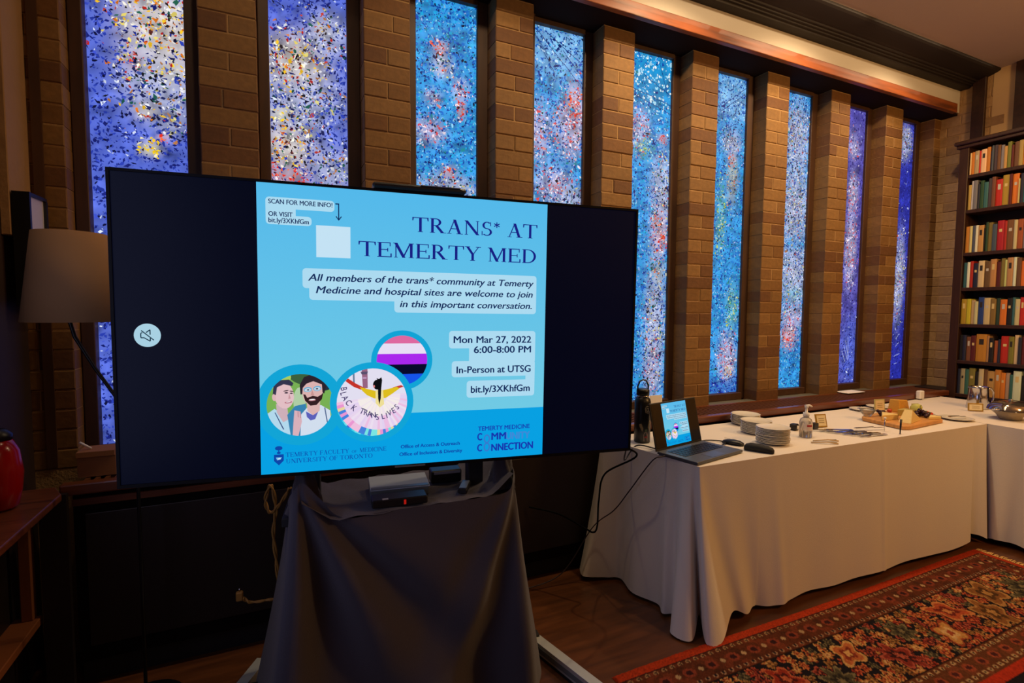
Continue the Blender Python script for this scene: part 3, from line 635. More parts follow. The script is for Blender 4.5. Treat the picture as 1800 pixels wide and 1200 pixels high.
tx('TEMERTY MEDICINE', .762, .971, .121, .0165, VB); tx('C', .760, .777, .084, .027, VB, off=.02); tx('MM', .816, .873, .083, .027, VB, off=.02); tx('UNITY', .875, .972, .081, .027, (64, 136, 214), off=.02); tx('C', .760, .777, .041, .027, VB, off=.02); tx('NNECTION', .816, .986, .039, .027, VB, off=.02)
def ringpoly(cx, cy, r, w_, ry): 
    return [[(cx + (r - w_) * math.cos(a), cy + (ry - w_) * math.sin(a)), (cx + r * math.cos(a), cy + ry * math.sin(a)), (cx + r * math.cos(b), cy + ry * math.sin(b)), (cx + (r - w_) * math.cos(b), cy + (ry - w_) * math.sin(b))] for a, b in [(2 * PI * i / 16, 2 * PI * (i + 1) / 16) for i in range(16)]]
flat('linked_rings', ringpoly(.797, .088, .013, .006, .018) + ringpoly(.797, .056, .013, .006, .018), .0016, (52, 124, 206))
multi('crest', [(DB, [(.041, .078), (.072, .078), (.072, .056), (.0565, .040), (.041, .056)]), ((120, 190, 232), [(.047, .068), (.066, .068), (.062, .060), (.051, .058)]), (DB, rotell(.0565, .100, .012, .0075, 0)), (DB, [(.055, .095), (.058, .095), (.058, .082), (.055, .082)]), (DB, rotell(.0565, .084, .006, .0045, 0)), ((200, 226, 240), rotell(.057, .063, .005, .0022, .3))], .0014)

# ------------------------------------------------------------------ television
tvM = Matrix(((0.99110101, 0.00540046, -0.13300231, 1.49855), (-0.13292369, -0.01296266, -0.9910415, -1.00634), (-0.00707614, 0.9999014, -0.01212945, 1.38525), (0, 0, 0, 1)))
tv = bpy.data.objects.new('television', None); COL.objects.link(tv); tv.matrix_world = tvM; tag(tv, 'large flat screen television showing a light blue event slide', 'television'); tv.empty_display_size = .1
TW, TH = 0.83, 0.4533
b = MB()
for a in ((-TW, TW, TH - .008, TH), (-TW, TW, -TH, -TH + .010), (-TW, -TW + .008, -TH + .010, TH - .008), (TW - .008, TW, -TH + .010, TH - .008)): b.box(a[0], a[1], a[2], a[3], -.03, .002)
b.build('bezel', mat('bezel_black', (5, 5, 8), .6, spec=.15), tv)
MB().cbox(-TW + .005, TW - .005, -TH + .005, TH - .005, -.055, -.031).build('back_housing', M_blackm, tv)
MB().box(-TW + .008, TW - .008, -TH + .010, TH - .008, -.030, -.002).build('screen', M_screen, tv)
MB().box(-.05, .05, -TH + .002, -TH + .008, .0021, .0026).build('brand_strip', M_alu2, tv)
SCL = .9009
slide = bpy.data.objects.new('slide', None)
def make_slide(parent, M, names=None):
    s = None
    for nm, me, lb in SL:
        if nm == 'background':
            s = link('slide', me, parent); s.matrix_local = M
            s['label'] = 'light blue slide with lettering and three round pictures'
    for nm, me, lb in SL:
        if nm == 'background' or (names and nm not in names): continue
        o = link(nm, me, s)
    return s
make_slide(tv, Matrix.Translation((-.4537, -.4531, -.0019)) @ Matrix.Scale(SCL, 4))
# mute symbol in the left black bar
mu = MB(); mu.add([(x, y, 0) for x, y in disc((-.7437, -.0112), .0335, 40)], [tuple(range(40))])
mo = mu.build('mute_symbol', emis('mute_disc', (168, 208, 226), 1.0), tv, (0, 0, -.0012))
mk = MB()
def seg(p, q, w_=.0028, z=.0008):
    p, q = Vector((*p, z)), Vector((*q, z)); d = (q - p).normalized(); nn_ = Vector((-d.y, d.x, 0)) * w_ / 2
    mk.add([p - nn_, q - nn_, q + nn_, p + nn_], [(0, 1, 2, 3)])
mx_, my_ = -.7437, -.0112
for p, q in (((-.016, .006), (-.016, -.007)), ((-.016, -.007), (-.008, -.007)), ((-.008, -.007), (.007, -.017)), ((.007, -.017), (.007, -.008)), ((.007, .002), (.007, .016)), ((.007, .016), (-.003, .008)), ((-.016, .006), (-.012, .008)), ((-.015, .014), (.016, -.014))):
    seg((mx_ + p[0], my_ + p[1]), (mx_ + q[0], my_ + q[1]))
mk.build('mute_icon', emis('mute_ink', (20, 50, 70), 1.0), mo)
# camera bar on top of the television
cb = bpy.data.objects.new('webcam_bar', None); COL.objects.link(cb); cb.matrix_world = tvM @ Matrix.Translation((.03, TH, -.02)); tag(cb, 'flat black camera bar lying on top of the television', 'webcam')
MB().cbox(-.15, .15, .001, .019, -.03, .035, c=.006).build('body', M_black, cb)
MB().box(.0, .13, .0165, .0192, .022, .0355).build('glossy_strip', mat('gloss_grey', (120, 122, 130), .15), cb)
# cart carrying the television
cart = thing('television_cart', 'black television stand with aluminium foot bars under charcoal cloth', 'stand', (1.5, -.78, 0), -.133)
for s in (-1, 1):
    bevel(MB().box(s * .30 - .03, s * .30 + .03, -.01, .05, .06, 1.6).build('upright', M_blackm, cart), .004)
for sx in (-.62, .62):
    ft_ = bpy.data.objects.new('foot', None)
    fo = MB(); fo.box(-.021, .021, -.345, .30, .012, .060); fo.m = 1; fo.box(-.0225, -.021, -.345, .30, .022, .045); fo.m = 0
    o = fo.build('foot', [M_alu, M_alu2], cart, (sx, -.03, 0)); o.rotation_euler = (0, 0, .36 if sx > 0 else -.36); bevel(o, .002); o['label'] = 'silver aluminium bar foot with black end cap'
    MB().cbox(-.026, .026, -.372, -.346, .0, .066).build('end_cap', M_black, o)
    MB().box(-.021, .021, -.30, .28, 0.0, .0115).build('rubber_pad', M_blackm, o)
MB().cbox(-.60, .60, .06, .10, .02, .07).build('cross_bar', M_blackm, cart)
MB().cbox(-.385, .40, -.13, .20, .735, .765).build('shelf', M_blackm, cart)
MB().cbox(-.36, .36, -.10, -.02, 1.15, 1.65).build('mount_plate', M_blackm, cart)

# ------------------------------------------------------------------ cloths
def spline(pts, n):
    P = [Vector(p) for p in pts]; out = []
    m = len(P) - 1
    for i in range(n + 1):
        t = i / n * m; k = min(int(t), m - 1); f = t - k
        p0 = P[max(k - 1, 0)]; p1 = P[k]; p2 = P[k + 1]; p3 = P[min(k + 2, m)]
        out.append(.5 * ((2 * p1) + (p2 - p0) * f + (2 * p0 - 5 * p1 + 4 * p2 - p3) * f * f + (3 * p1 - p0 - 3 * p2 + p3) * f ** 3))
    return out
def skirt_cloth(name, pairs, n, rows, material, top_close, ease=1.25, disp=None, parent=None, z_lip=0.0, keep_top=True):
    top = spline([p[0] for p in pairs], n); bot = spline([p[1] for p in pairs], n)
    vs = []; fs = []
    for i in range(n + 1):
        for j in range(rows + 1):
            t = j / rows; e = t ** ease; a, b_ = top[i], bot[i]
            p = Vector((a.x + (b_.x - a.x) * e, a.y + (b_.y - a.y) * e, a.z + (b_.z - a.z) * t))
            if disp: p += disp(i / n, t, p)
            vs.append(p)
    for i in range(n):
        for j in range(rows):
            a = i * (rows + 1) + j; fs.append((a, a + 1, a + rows + 2, a + rows + 1))
    mb = MB(); mb.add(vs, fs, True)
    if keep_top:
        mb.add([top[i] for i in range(n + 1)] + [Vector(p) for p in top_close], [tuple(range(n + 1 + len(top_close)))[::-1]])
    o = mb.build(name, material, parent)
    bm_ = None
    return o
ZT = .757
pairs = [((2.725, -.335, ZT), (2.60, -.33, .03)), ((2.73, -.38, ZT), (2.585, -.40, .025)), ((2.74, -.44, ZT), (2.70, -.44, .02)), ((2.75, -.50, ZT), (2.765, -.48, .02)), ((2.765, -.60, ZT), (2.735, -.62, .02)), ((2.785, -.72, ZT), (2.785, -.75, .02)), ((2.797, -.79, ZT), (2.752, -.825, .02)),
         ((2.805, -.84, ZT), (2.80, -.86, .02)), ((2.812, -.885, ZT), (2.69, -.95, .012)), ((2.816, -.91, ZT), (2.735, -1.035, .014)), ((2.819, -.935, ZT), (2.865, -.945, .05)), ((2.823, -.958, ZT), (2.78, -1.075, .013)), ((2.830, -.962, ZT), (2.85, -1.098, .014)), ((2.86, -.963, ZT), (3.02, -1.0, .05)),
         ((2.95, -.965, ZT), (3.105, -1.01, .025)), ((3.07, -.967, ZT), (3.19, -.975, .03)), ((3.18, -.969, ZT), (3.27, -1.0, .025))]
for x in np.arange(3.4, 5.19, .2): pairs.append(((x, -.96 - (x - 2.82) * .022, ZT), (x, -.992 - (x - 2.82) * .022 + .008 * math.sin(x * 9), .03)))
pairs = pairs[:-1] + [((5.02, -1.008, ZT), (5.0, -1.045, .035)), ((5.06, -1.009, ZT), (5.06, -1.005, .06)), ((5.12, -1.01, ZT), (5.11, -1.035, .06)), ((5.19, -1.01, ZT), (5.155, -1.06, .04))]
def d1(s, t, p):
    return Vector((0, (-.004 * math.sin(p.x * 17 + 1) * t - .006 * math.exp(-((p.x - 4.15) / .012) ** 2) * min(1, t * 5) - .012 * math.exp(-((p.x - 3.3 - .04 * t) / .03) ** 2) * t) if p.x > 3.2 else 0, .004 * math.sin(p.x * 13) * t * t))
tb = thing('folding_table', 'long folding table fully covered by the white cloth', 'table', (3.98, -.65, 0))
bevel(MB().box(-1.14, 1.20, -.29, .29, .715, .745).build('tabletop', M_wood_dark, tb), .004)
for x in (-1.0, 1.0):
    for y in (-.22, .22): MB().cbox(x - .015, x + .015, y - .015, y + .015, 0, .714).build('leg', M_blackm, tb)
c1 = skirt_cloth('tablecloth', pairs, 420, 26, M_cloth, [(5.19, -.325, ZT)], disp=d1)
tag(c1, 'white tablecloth on the long table holding the laptop, front corner draping to the floor', 'tablecloth')
# the second table, running out into the room
tb2 = thing('folding_table', 'folding table at right angles covered by the second white cloth', 'table', (5.70, -1.70, 0))
bevel(MB().box(-.44, .40, -1.2, 1.3, .715, .745).build('tabletop', M_wood_dark, tb2), .004)
for x in (-.38, .34):
    for y in (-1.1, 1.2): MB().cbox(x - .015, x + .015, y - .015, y + .015, 0, .714).build('leg', M_blackm, tb2)
p2 = [((5.2, -.33, ZT), (5.21, -.33, .40))]
for y in (-.5, -.8, -1.0): p2.append(((5.196, y, ZT), (5.205, y, .3 if y > -.9 else .05)))
for i, y in enumerate(np.arange(-1.08, -2.9, -.09)): p2.append(((5.196, y, ZT), (5.175 + .035 * math.sin(i * 1.7), y, .04)))
p2 += [((5.196, -2.9, ZT), (5.15, -2.95, .04)), ((5.25, -2.92, ZT), (5.25, -3.0, .04)), ((6.10, -2.92, ZT), (6.10, -2.98, .05)), ((6.16, -2.9, ZT), (6.2, -2.95, .05)), ((6.17, -1.5, ZT), (6.2, -1.5, .05)), ((6.165, -.34, ZT), (6.2, -.32, .05)), ((6.13, -.30, ZT), (6.13, -.301, .4)), ((5.7, -.30, ZT), (5.7, -.302, .4)), ((5.2, -.325, ZT), (5.2, -.305, .4))]
c2 = skirt_cloth('tablecloth', p2, 360, 18, M_cloth, [], ease=1.1)
tag(c2, 'white tablecloth on the right-hand table below the steel pitchers', 'tablecloth')

# charcoal cloth over the cart
cp = [((1.13, -.58, .74), (1.00, -.58, .03)), ((1.125, -.78, .80), (1.02, -.84, .02)), ((1.135, -.905, .865), (1.04, -1.00, .02)), ((1.165, -.93, .90), (1.10, -1.03, .015)), ((1.215, -.935, .845), (1.20, -1.00, .015)), ((1.285, -.94, .772), (1.30, -1.03, .015)), ((1.45, -.955, .775), (1.45, -1.0, .015)), ((1.62, -.965, .777), (1.62, -1.04, .015)), ((1.78, -.968, .777), (1.80, -1.01, .015)),
      ((1.875, -.96, .782), (1.92, -1.05, .015)), ((1.91, -.93, .83), (1.99, -1.0, .015)), ((1.925, -.88, .84), (2.045, -.93, .02)), ((1.93, -.75, .80), (2.05, -.80, .02)), ((1.93, -.60, .74), (2.04, -.60, .03))]
def d2(s, t, p):
    u = (p.x - 1.13) / .8
    # swags hanging from the two upper corners
    r1 = math.hypot((p.x - 1.15), (.88 - p.z)); a1 = math.atan2(p.x - 1.15, .88 - p.z + .02)
    r2 = math.hypot((1.93 - p.x), (.85 - p.z)); a2 = math.atan2(1.93 - p.x, .85 - p.z + .02)
    k = .042 * min(1, r1 / .35) * math.cos(a1 * 13.0 + .6) * math.exp(-max(0, a1 - .62) * 5) + .030 * min(1, r2 / .4) * math.cos(a2 * 15) * math.exp(-max(0, a2 - .4) * 6)
    k += .010 * math.exp(-((p.x - 1.55 - .12 * (1 - t)) / .04) ** 2) * t
    front = 1.0 if p.y < -.85 else .2
    return Vector((0, -k * front, 0))
c3 = skirt_cloth('draped_cloth', cp, 260, 60, M_black_cloth, [], disp=d2, keep_top=False)
tag(c3, 'charcoal cloth draped over the television stand, hanging to the floor', 'cloth')
# the cloth's top sheet lying on the cart shelf
ts = MB(); g_ = 26; vs = []; fs = []
for j in range(13):
    for i in range(g_ + 1):
        x = 1.16 + .74 * i / g_; t = j / 12; y = -.955 + .40 * t
        edge = max(0, 1 - min(i, g_ - i) / 4.0); z = .772 + .07 * edge ** 1.5 + .004 * math.sin(i * 1.3 + j)
        vs.append((x, y, z))
for j in range(12):
    for i in range(g_): a = j * (g_ + 1) + i; fs.append((a, a + 1, a + g_ + 2, a + g_ + 1))
ts.add(vs, fs, True); ts.build('shelf_cover', M_black_cloth, c3)
# cloth bunches tied up to the bracket
for cx, cy in ((1.175, -.86), (1.885, -.88)):
    lm = MB(); pts = []; N = 14; vs = []; fs = []
    for j in range(9):
        for i in range(20):
            a = 2 * PI * i / 20; t = j / 8; r = (.055 - .030 * t) * (1 + .22 * math.sin(a * 5 + j * .5)); vs.append((cx + r * math.cos(a), cy + r * .8 * math.sin(a), .775 + t * .135))
    for j in range(8):
        for i in range(20): fs.append((j * 20 + i, j * 20 + (i + 1) % 20, (j + 1) * 20 + (i + 1) % 20, (j + 1) * 20 + i))
    lm.add(vs, fs, True); lm.build('gathered_fold', M_black_cloth, c3)

# things on the cart shelf
def small_box(name, label, cat, loc, rz, d, m, extras=None, c=.004):
    t = thing(name, label, cat, loc, rz); MB().cbox(-d[0] / 2, d[0] / 2, -d[1] / 2, d[1] / 2, 0, d[2], c=c).build('case', m, t)
    return t
t = small_box('media_box', 'black media box with a small red light on the stand shelf', 'electronics', (1.48, -.905, .779), -.10, (.19, .07, .028), M_black)
MB().box(.012, .020, -.0362, -.0355, .006, .022).build('indicator_light', emis('red_led', (190, 30, 20), .7), t)
MB().box(-.06, -.04, -.034, -.02, .0282, .0290).build('button', M_alu, t)
t = thing('document_tray', 'grey tray of papers behind the media box on the stand shelf', 'tray', (1.50, -.78, .779), -.12)
MB().cbox(-.10, .11, -.07, .07, 0, .035).build('tray', M_alu2, t); MB().box(-.10, .112, -.072, .065, .0355, .0375, M=Matrix.Rotation(.06, 4, 'X')).build('paper_sheet', mat('grey_paper', (150, 160, 172), .7), t)
t = small_box('power_brick', 'black box with a pale top strip on the stand shelf', 'electronics', (1.70, -.74, .779), -.1, (.12, .06, .05), M_black)
MB().box(-.05, .055, -.0308, -.0302, .036, .046).build('label_strip', mat('pale_strip', (150, 146, 150), .5), t)
t = small_box('remote_control', 'dark remote control with pale buttons on the stand shelf', 'remote', (1.735, -.87, .779), -.5, (.035, .10, .018), M_black)
MB().cbox(-.014, .014, -.042, .045, .0182, .022, c=.001).build('key_panel', mat('remote_face', (96, 104, 116), .4), t)

# cords by the stand
def cord(name, label, pts, r, m, sub=14, twist=None):
    P = spline(pts, len(pts) * sub); o = MB()
    if twist:
        for ph in (0, PI):
            Q = [p + Vector((math.cos(i * .55 + ph), math.sin(i * .55 + ph), 0)) * twist for i, p in enumerate(P)]
            o.tube(Q, r, 7)
    else: o.tube(P, r, 8)
    return tag(o.build(name, m), label, 'cord')
M_ycord = mat('tan_cord', (168, 120, 50), .6)
cord('extension_cord', 'twisted tan extension cord hanging left of the charcoal cloth', [(1.135, -.62, .79), (1.10, -.58, .72), (1.066, -.55, .68), (1.05, -.55, .73), (1.07, -.56, .79), (1.085, -.56, .70), (1.075, -.55, .60), (1.083, -.55, .48), (1.088, -.55, .35), (1.05, -.55, .34), (.99, -.55, .345), (.965, -.55, .37)], .004, M_ycord, 8, .004)
pl = thing('power_plug', 'tan cord plug hanging in the air left of the cloth', 'plug', (.955, -.55, .365)); MB().cbox(-.012, .012, -.01, .01, -.005, .03, c=.004).build('body', M_ycord, pl); MB().tube([(.0, 0, .03), (0, 0, .042)], .003, 6).build('pin', M_steel, pl)
rc = tag(MB().lathe([(.012, 0), (.014, .01), (.014, .06), (.008, .07), (.008, .085)], 16, M=Matrix.Translation((1.0, -.78, 0.001)) ).build('red_bottle', mat('red_plastic', (150, 20, 24), .4)), 'small red bottle on the floor left of the charcoal cloth', 'bottle')
cord('black_cable', 'thick black cable looping down from the television past the table end', [(2.18, -.99, .97), (2.60, -.80, .80), (2.55, -.574 - .05, .662), (2.54, -.59, .521), (2.54, -.58, .387), (2.53, -.56, .346), (2.50, -.52, .36), (2.42, -.40, .40), (2.30, -.30, .42)], .0045, mat('cable_black', (5, 5, 6), .9, spec=.1))
cord('thin_cable', 'thin dark cable from the laptop crossing the left end of the tablecloth', [(2.83, -.77, .766), (2.775, -.775, .762), (2.735, -.745, .735), (2.705, -.62, .556), (2.685, -.52, .421), (2.62, -.42, .30), (2.45, -.38, .06), (2.2, -.36, .012)], .003, mat('dark_cable', (40, 28, 34), .6))

# ------------------------------------------------------------------ rug
RX1, RY1 = 4.985, -1.070
RX0, RY0 = 2.285, -2.75
gx, gy = int((RX1 - RX0) / .006), int((RY1 - RY0) / .006)
xs = np.linspace(RX0, RX1, gx + 1); ys = np.linspace(RY0, RY1, gy + 1); XX, YY = np.meshgrid(xs, ys)
dy = RY1 - YY; dx = RX1 - XX; D = np.minimum(dy, dx); along = np.where(dy < dx, XX, YY)
def arr(c): return np.array(lin(c))
rc_ = np.zeros(XX.shape + (3,)); 
def put(mask, c): rc_[mask] = arr(c)
rc_[:] = arr((26, 22, 34))
put(D < .042, (196, 64, 26))
g1 = (D >= .042) & (D < .19); put(g1, (104, 52, 30))
mott = (np.sin(XX * 61) * np.sin(YY * 53 + 1) + np.sin(XX * 23 + YY * 31)) ; put(g1 & (mott > .8), (128, 62, 38)); put(g1 & (mott < -1.0), (86, 44, 26))
def dots(dc, per, r, c, inner=None, ph=0):
    a = (along + ph) / per; ac = (a - np.floor(a) - .5) * per; rr_ = np.hypot(ac * .8, D - dc)
    put(rr_ < r, c)
    if inner: put(rr_ < r * .55, inner)
dots(.062, .042, .009, (190, 150, 110), (40, 20, 24)); dots(.172, .042, .010, (190, 150, 120), (30, 24, 40))
dots(.117, .12, .024, (150, 70, 50), (60, 26, 30)); dots(.117, .12, .010, (200, 170, 130), None, .06)
put((D > .188) & (D < .197), (40, 22, 20))
put((D > .045) & (D < .05), (60, 30, 26))
mbnd = (D >= .197) & (D < .50)
field = D >= .66
fl_m = mbnd | field
rs = np.random.default_rng(11)
pals = [((196, 92, 56), (226, 150, 92), (120, 40, 34)), ((206, 120, 70), (236, 190, 120), (150, 60, 40)), ((150, 56, 44), (200, 100, 80), (60, 24, 30)), ((150, 100, 54), (196, 150, 90), (90, 60, 30)), ((88, 84, 62), (140, 130, 96), (50, 46, 40)), ((214, 160, 90), (170, 80, 50), (236, 200, 140)), ((176, 60, 40), (224, 120, 80), (90, 30, 30))]
def flowers(mask, seeds):
    for (sx, sy, R_, npet, ph, pal, el) in seeds:
        i0 = max(0, int((sx - R_ * 1.5 - RX0) / .006)); i1 = min(gx + 1, int((sx + R_ * 1.5 - RX0) / .006) + 1); j0 = max(0, int((sy - R_ * 1.5 - RY0) / .006)); j1 = min(gy + 1, int((sy + R_ * 1.5 - RY0) / .006) + 1)
        if i0 >= i1 or j0 >= j1: continue
        ax = XX[j0:j1, i0:i1] - sx; ay = YY[j0:j1, i0:i1] - sy; c_, s_ = math.cos(ph), math.sin(ph)
        bx_ = (ax * c_ + ay * s_) / el; by_ = -ax * s_ + ay * c_
        r = np.hypot(bx_, by_); th = np.arctan2(by_, bx_); lim = R_ * (.78 + .22 * np.cos(npet * th)); m = mask[j0:j1, i0:i1]; sub = rc_[j0:j1, i0:i1]
        sub[m & (r < lim * 1.12)] = arr((24, 18, 28)); sub[m & (r < lim)] = arr(pal[1]); sub[m & (r < lim * .82)] = arr(pal[0]); sub[m & (r < lim * .5)] = arr(pal[2]); sub[m & (r < lim * .25)] = arr(pal[1])
sd = []
def rnd(x, y, R_): sd.append((x, y, R_ * rs.uniform(.8, 1.2), int(rs.integers(4, 9)), rs.uniform(0, 3), pals[int(rs.integers(len(pals)))], rs.uniform(1, 1.6)))
for x in np.arange(RX0, RX1 - .1, .044):
    for dd in (.22, .27, .33, .39, .445, .48): rnd(x + rs.uniform(-.02, .02), RY1 - dd + rs.uniform(-.012, .012), .027)
for y in np.arange(RY0, RY1 - .1, .044):
    for dd in (.22, .27, .33, .39, .445, .48): rnd(RX1 - dd + rs.uniform(-.012, .012), y + rs.uniform(-.02, .02), .027)
for i, x in enumerate(np.arange(RX0 + .05, RX1 - .2, .19)): rnd(x, RY1 - (.30 if i % 2 else .40), .082)
for i, y in enumerate(np.arange(RY0, RY1 - .3, .19)): rnd(RX1 - (.30 if i % 2 else .40), y, .082)
for x in np.arange(RX0, RX1 - .66, .06):
    for y in np.arange(RY0, RY1 - .66, .06): rnd(x + rs.uniform(-.02, .02), y + rs.uniform(-.02, .02), .027)
flowers(fl_m, sd)
g2 = (D >= .50) & (D < .62); put(g2, (112, 64, 36)); put(g2 & (mott > .9), (136, 74, 46))
dots(.517, .040, .010, (206, 176, 130), (40, 26, 40)); dots(.600, .040, .010, (206, 176, 130), (40, 26, 40), .02); dots(.558, .10, .022, (170, 84, 56), (80, 34, 34))
put((D > .495) & (D < .502), (30, 20, 22)); put((D >= .62) & (D < .66), (200, 58, 30))
rc_ *= np.array([.50, .46, .44])
rc_ *= (1 + .16 * rs.normal(size=XX.shape))[..., None]
rc_ = np.clip(rc_, 0, 1)
zz = .009 + .0008 * rs.normal(size=XX.shape); zz[0, :] = 0.001; zz[-1, :] = .001; zz[:, 0] = .001; zz[:, -1] = .001
vs = np.stack([XX, YY + .004 * np.sin(XX * 3.0), zz], -1).reshape(-1, 3).astype(np.float32)
ii = np.arange(gy)[:, None] * (gx + 1) + np.arange(gx)[None, :]; q = np.stack([ii, ii + 1, ii + gx + 2, ii + gx + 1], -1).reshape(-1, 4)
me = bpy.data.meshes.new('pile'); me.vertices.add(len(vs)); me.vertices.foreach_set('co', vs.ravel()); me.loops.add(q.size); me.loops.foreach_set('vertex_index', q.ravel().astype(np.int32))
me.polygons.add(len(q)); me.polygons.foreach_set('loop_start', np.arange(0, q.size, 4, dtype=np.int32)); me.polygons.foreach_set('loop_total', np.full(len(q), 4, dtype=np.int32)); me.update(calc_edges=True)
set_attr(me, rc_.reshape(-1, 3)); me.materials.append(attr_mat('rug_wool', False, rough=.95))
rug = thing('rug', 'patterned red and navy wool rug with orange edge on the floor', 'rug', (0, 0, 0)); link('pile', me, rug)
fr_ = MB()
for i in range(260):
    y = RY1 - .01 - i * .0062; a = random.uniform(-.01, .01); L2 = random.uniform(.03, .055)
    fr_.tube([(RX1 - .002, y, .006), (RX1 + L2 * .5, y + a * .5, .008), (RX1 + L2, y + a, .003)], .0026, 4)
o = fr_.build('fringe', mat('cream_fringe', (206, 164, 100), .9), rug); o['kind'] = 'stuff'

# ------------------------------------------------------------------ bookcase
BX, BY0 = 6.305, -.262
bc = thing('bookcase', 'tall dark wooden bookcase full of books against the right wall', 'bookcase', (BX, BY0, 0))
M_case = mat('bookcase_wood', (52, 28, 16), .45, var=.3, vscale=5, stretch=(8, 8, 1))
BW = 1.25
MB().cbox(0, .222, -.062, 0, 0, 2.815, c=.003).build('side_panel', M_case, bc)
MB().cbox(0, .222, -BW, -BW + .04, 0, 2.815, c=.003).build('side_panel', M_case, bc)
MB().box(.205, .222, -BW + .04, -.062, 0, 2.815).build('back_panel', M_wood_black, bc)
MB().cbox(-.012, .222, -BW - .02, .02, 2.815, 2.840, c=.004).build('top_moulding', M_case, bc)
MB().cbox(-.028, .222, -BW - .03, .032, 2.841, 2.872, c=.006).build('top_moulding', M_case, bc)
SH = [2.59, 2.305, 1.955, 1.668, 1.366, 1.063, .782]
for z in SH + [.45]: MB().cbox(.002, .204, -BW + .041, -.063, z - .028, z, c=.002).build('shelf', M_case, bc)
C = dict(cream=(214, 196, 140), white=(216, 212, 196), orange=(206, 120, 40), tan=(186, 140, 84), beige=(176, 150, 118), red=(180, 40, 30), crimson=(170, 30, 44), maroon=(86, 26, 26), brown=(110, 74, 46), olive=(122, 112, 48), ochre=(180, 132, 44), yellow=(206, 176, 40), teal=(50, 104, 106), green=(40, 72, 50), grey=(120, 122, 130), slate=(70, 80, 98), navy=(28, 36, 60), blue=(34, 66, 130), black=(22, 20, 22), rust=(160, 78, 50), purple=(78, 62, 70))
ROWS = [
 [('cream', 15, .9), ('orange', 30, .92), ('beige', 42, .93), ('red', 18, .9), ('cream', 50, .93), ('orange', 32, .98), ('navy', 12, .8), ('slate', 18, 1), ('purple', 32, 1), ('brown', 30, .97), ('grey', 28, .95), ('tan', 28, .86), ('olive', 34, 1), ('maroon', 22, .85), ('brown', 38, .95), ('tan', 36, .97), ('orange', 30, .95)],
 [('tan', 28, .88), ('white', 22, 1), ('grey', 38, 1), ('navy', 20, .85), ('green', 34, .95), ('teal', 40, .88), ('purple', 34, .98), ('brown', 34, 1), ('red', 58, .9), ('ochre', 58, 1), ('maroon', 26, 1), ('orange', 52, 1), ('cream', 12, .8), ('navy', 26, .97), ('teal', 30, 1)],
 [('ochre', 38, .93), ('cream', 26, .93), ('slate', 26, .93), ('white', 28, .93), ('tan', 52, .92), ('black', 12, .8), ('green', 24, 1), ('olive', 40, .97), ('slate', 40, .9), ('crimson', 60, 1), ('red', 24, .96), ('brown', 60, 1), ('cream', 30, .96), ('rust', 46, .97), ('grey', 34, .93)],
 [('teal', 30, .88), ('white', 25, .9), ('red', 25, .92), ('navy', 40, .85), ('cream', 48, .92), ('brown', 45, .9), ('tan', 46, .95), ('maroon', 32, .85), ('olive', 30, .95), ('cream', 20, .9), ('tan', 44, .96), ('white', 22, .97), ('brown', 32, .95), ('orange', 28, .82)],
 [('ochre', 45, .9), ('yellow', 34, .9), ('beige', 30, .84), ('cream', 26, .8), ('blue', 46, .95), ('cream', 50, .92), ('olive', 44, .88), ('green', 32, .9), ('orange', 50, .86), ('black', 38, .9), ('teal', 20, .92), ('cream', 36, .86), ('red', 36, .92)],
 [('black', 32, .9), ('navy', 28, .9), ('brown', 38, .86), ('maroon', 40, .9), ('ochre', 84, .96), ('tan', 20, .9), ('black', 36, .85), ('rust', 30, .75), ('navy', 20, .8), ('red', 60, .92), ('olive', 38, .92), ('cream', 30, .98), ('navy', 26, .9), ('maroon', 30, .92)],
 [('navy', 26, .9), ('beige', 36, .92), ('teal', 34, .9), ('olive', 50, .95), ('black', 26, .85), ('cream', 40, .95), ('brown', 30, .95), ('tan', 58, .9), ('ochre', 44, .98), ('orange', 36, .88), ('beige', 30, .9), ('teal', 26, .85), ('white', 58, .98), ('black', 38, .85)]]
ORD = ['first', 'second', 'third', 'fourth', 'fifth', 'sixth', 'seventh', 'eighth', 'ninth', 'tenth', 'eleventh', 'twelfth', 'thirteenth', 'fourteenth', 'fifteenth', 'sixteenth', 'seventeenth', 'eighteenth', 'nineteenth', 'twentieth']
SHN = ['top shelf', 'second shelf', 'third shelf', 'fourth shelf', 'fifth shelf', 'sixth shelf', 'lowest visible shelf']
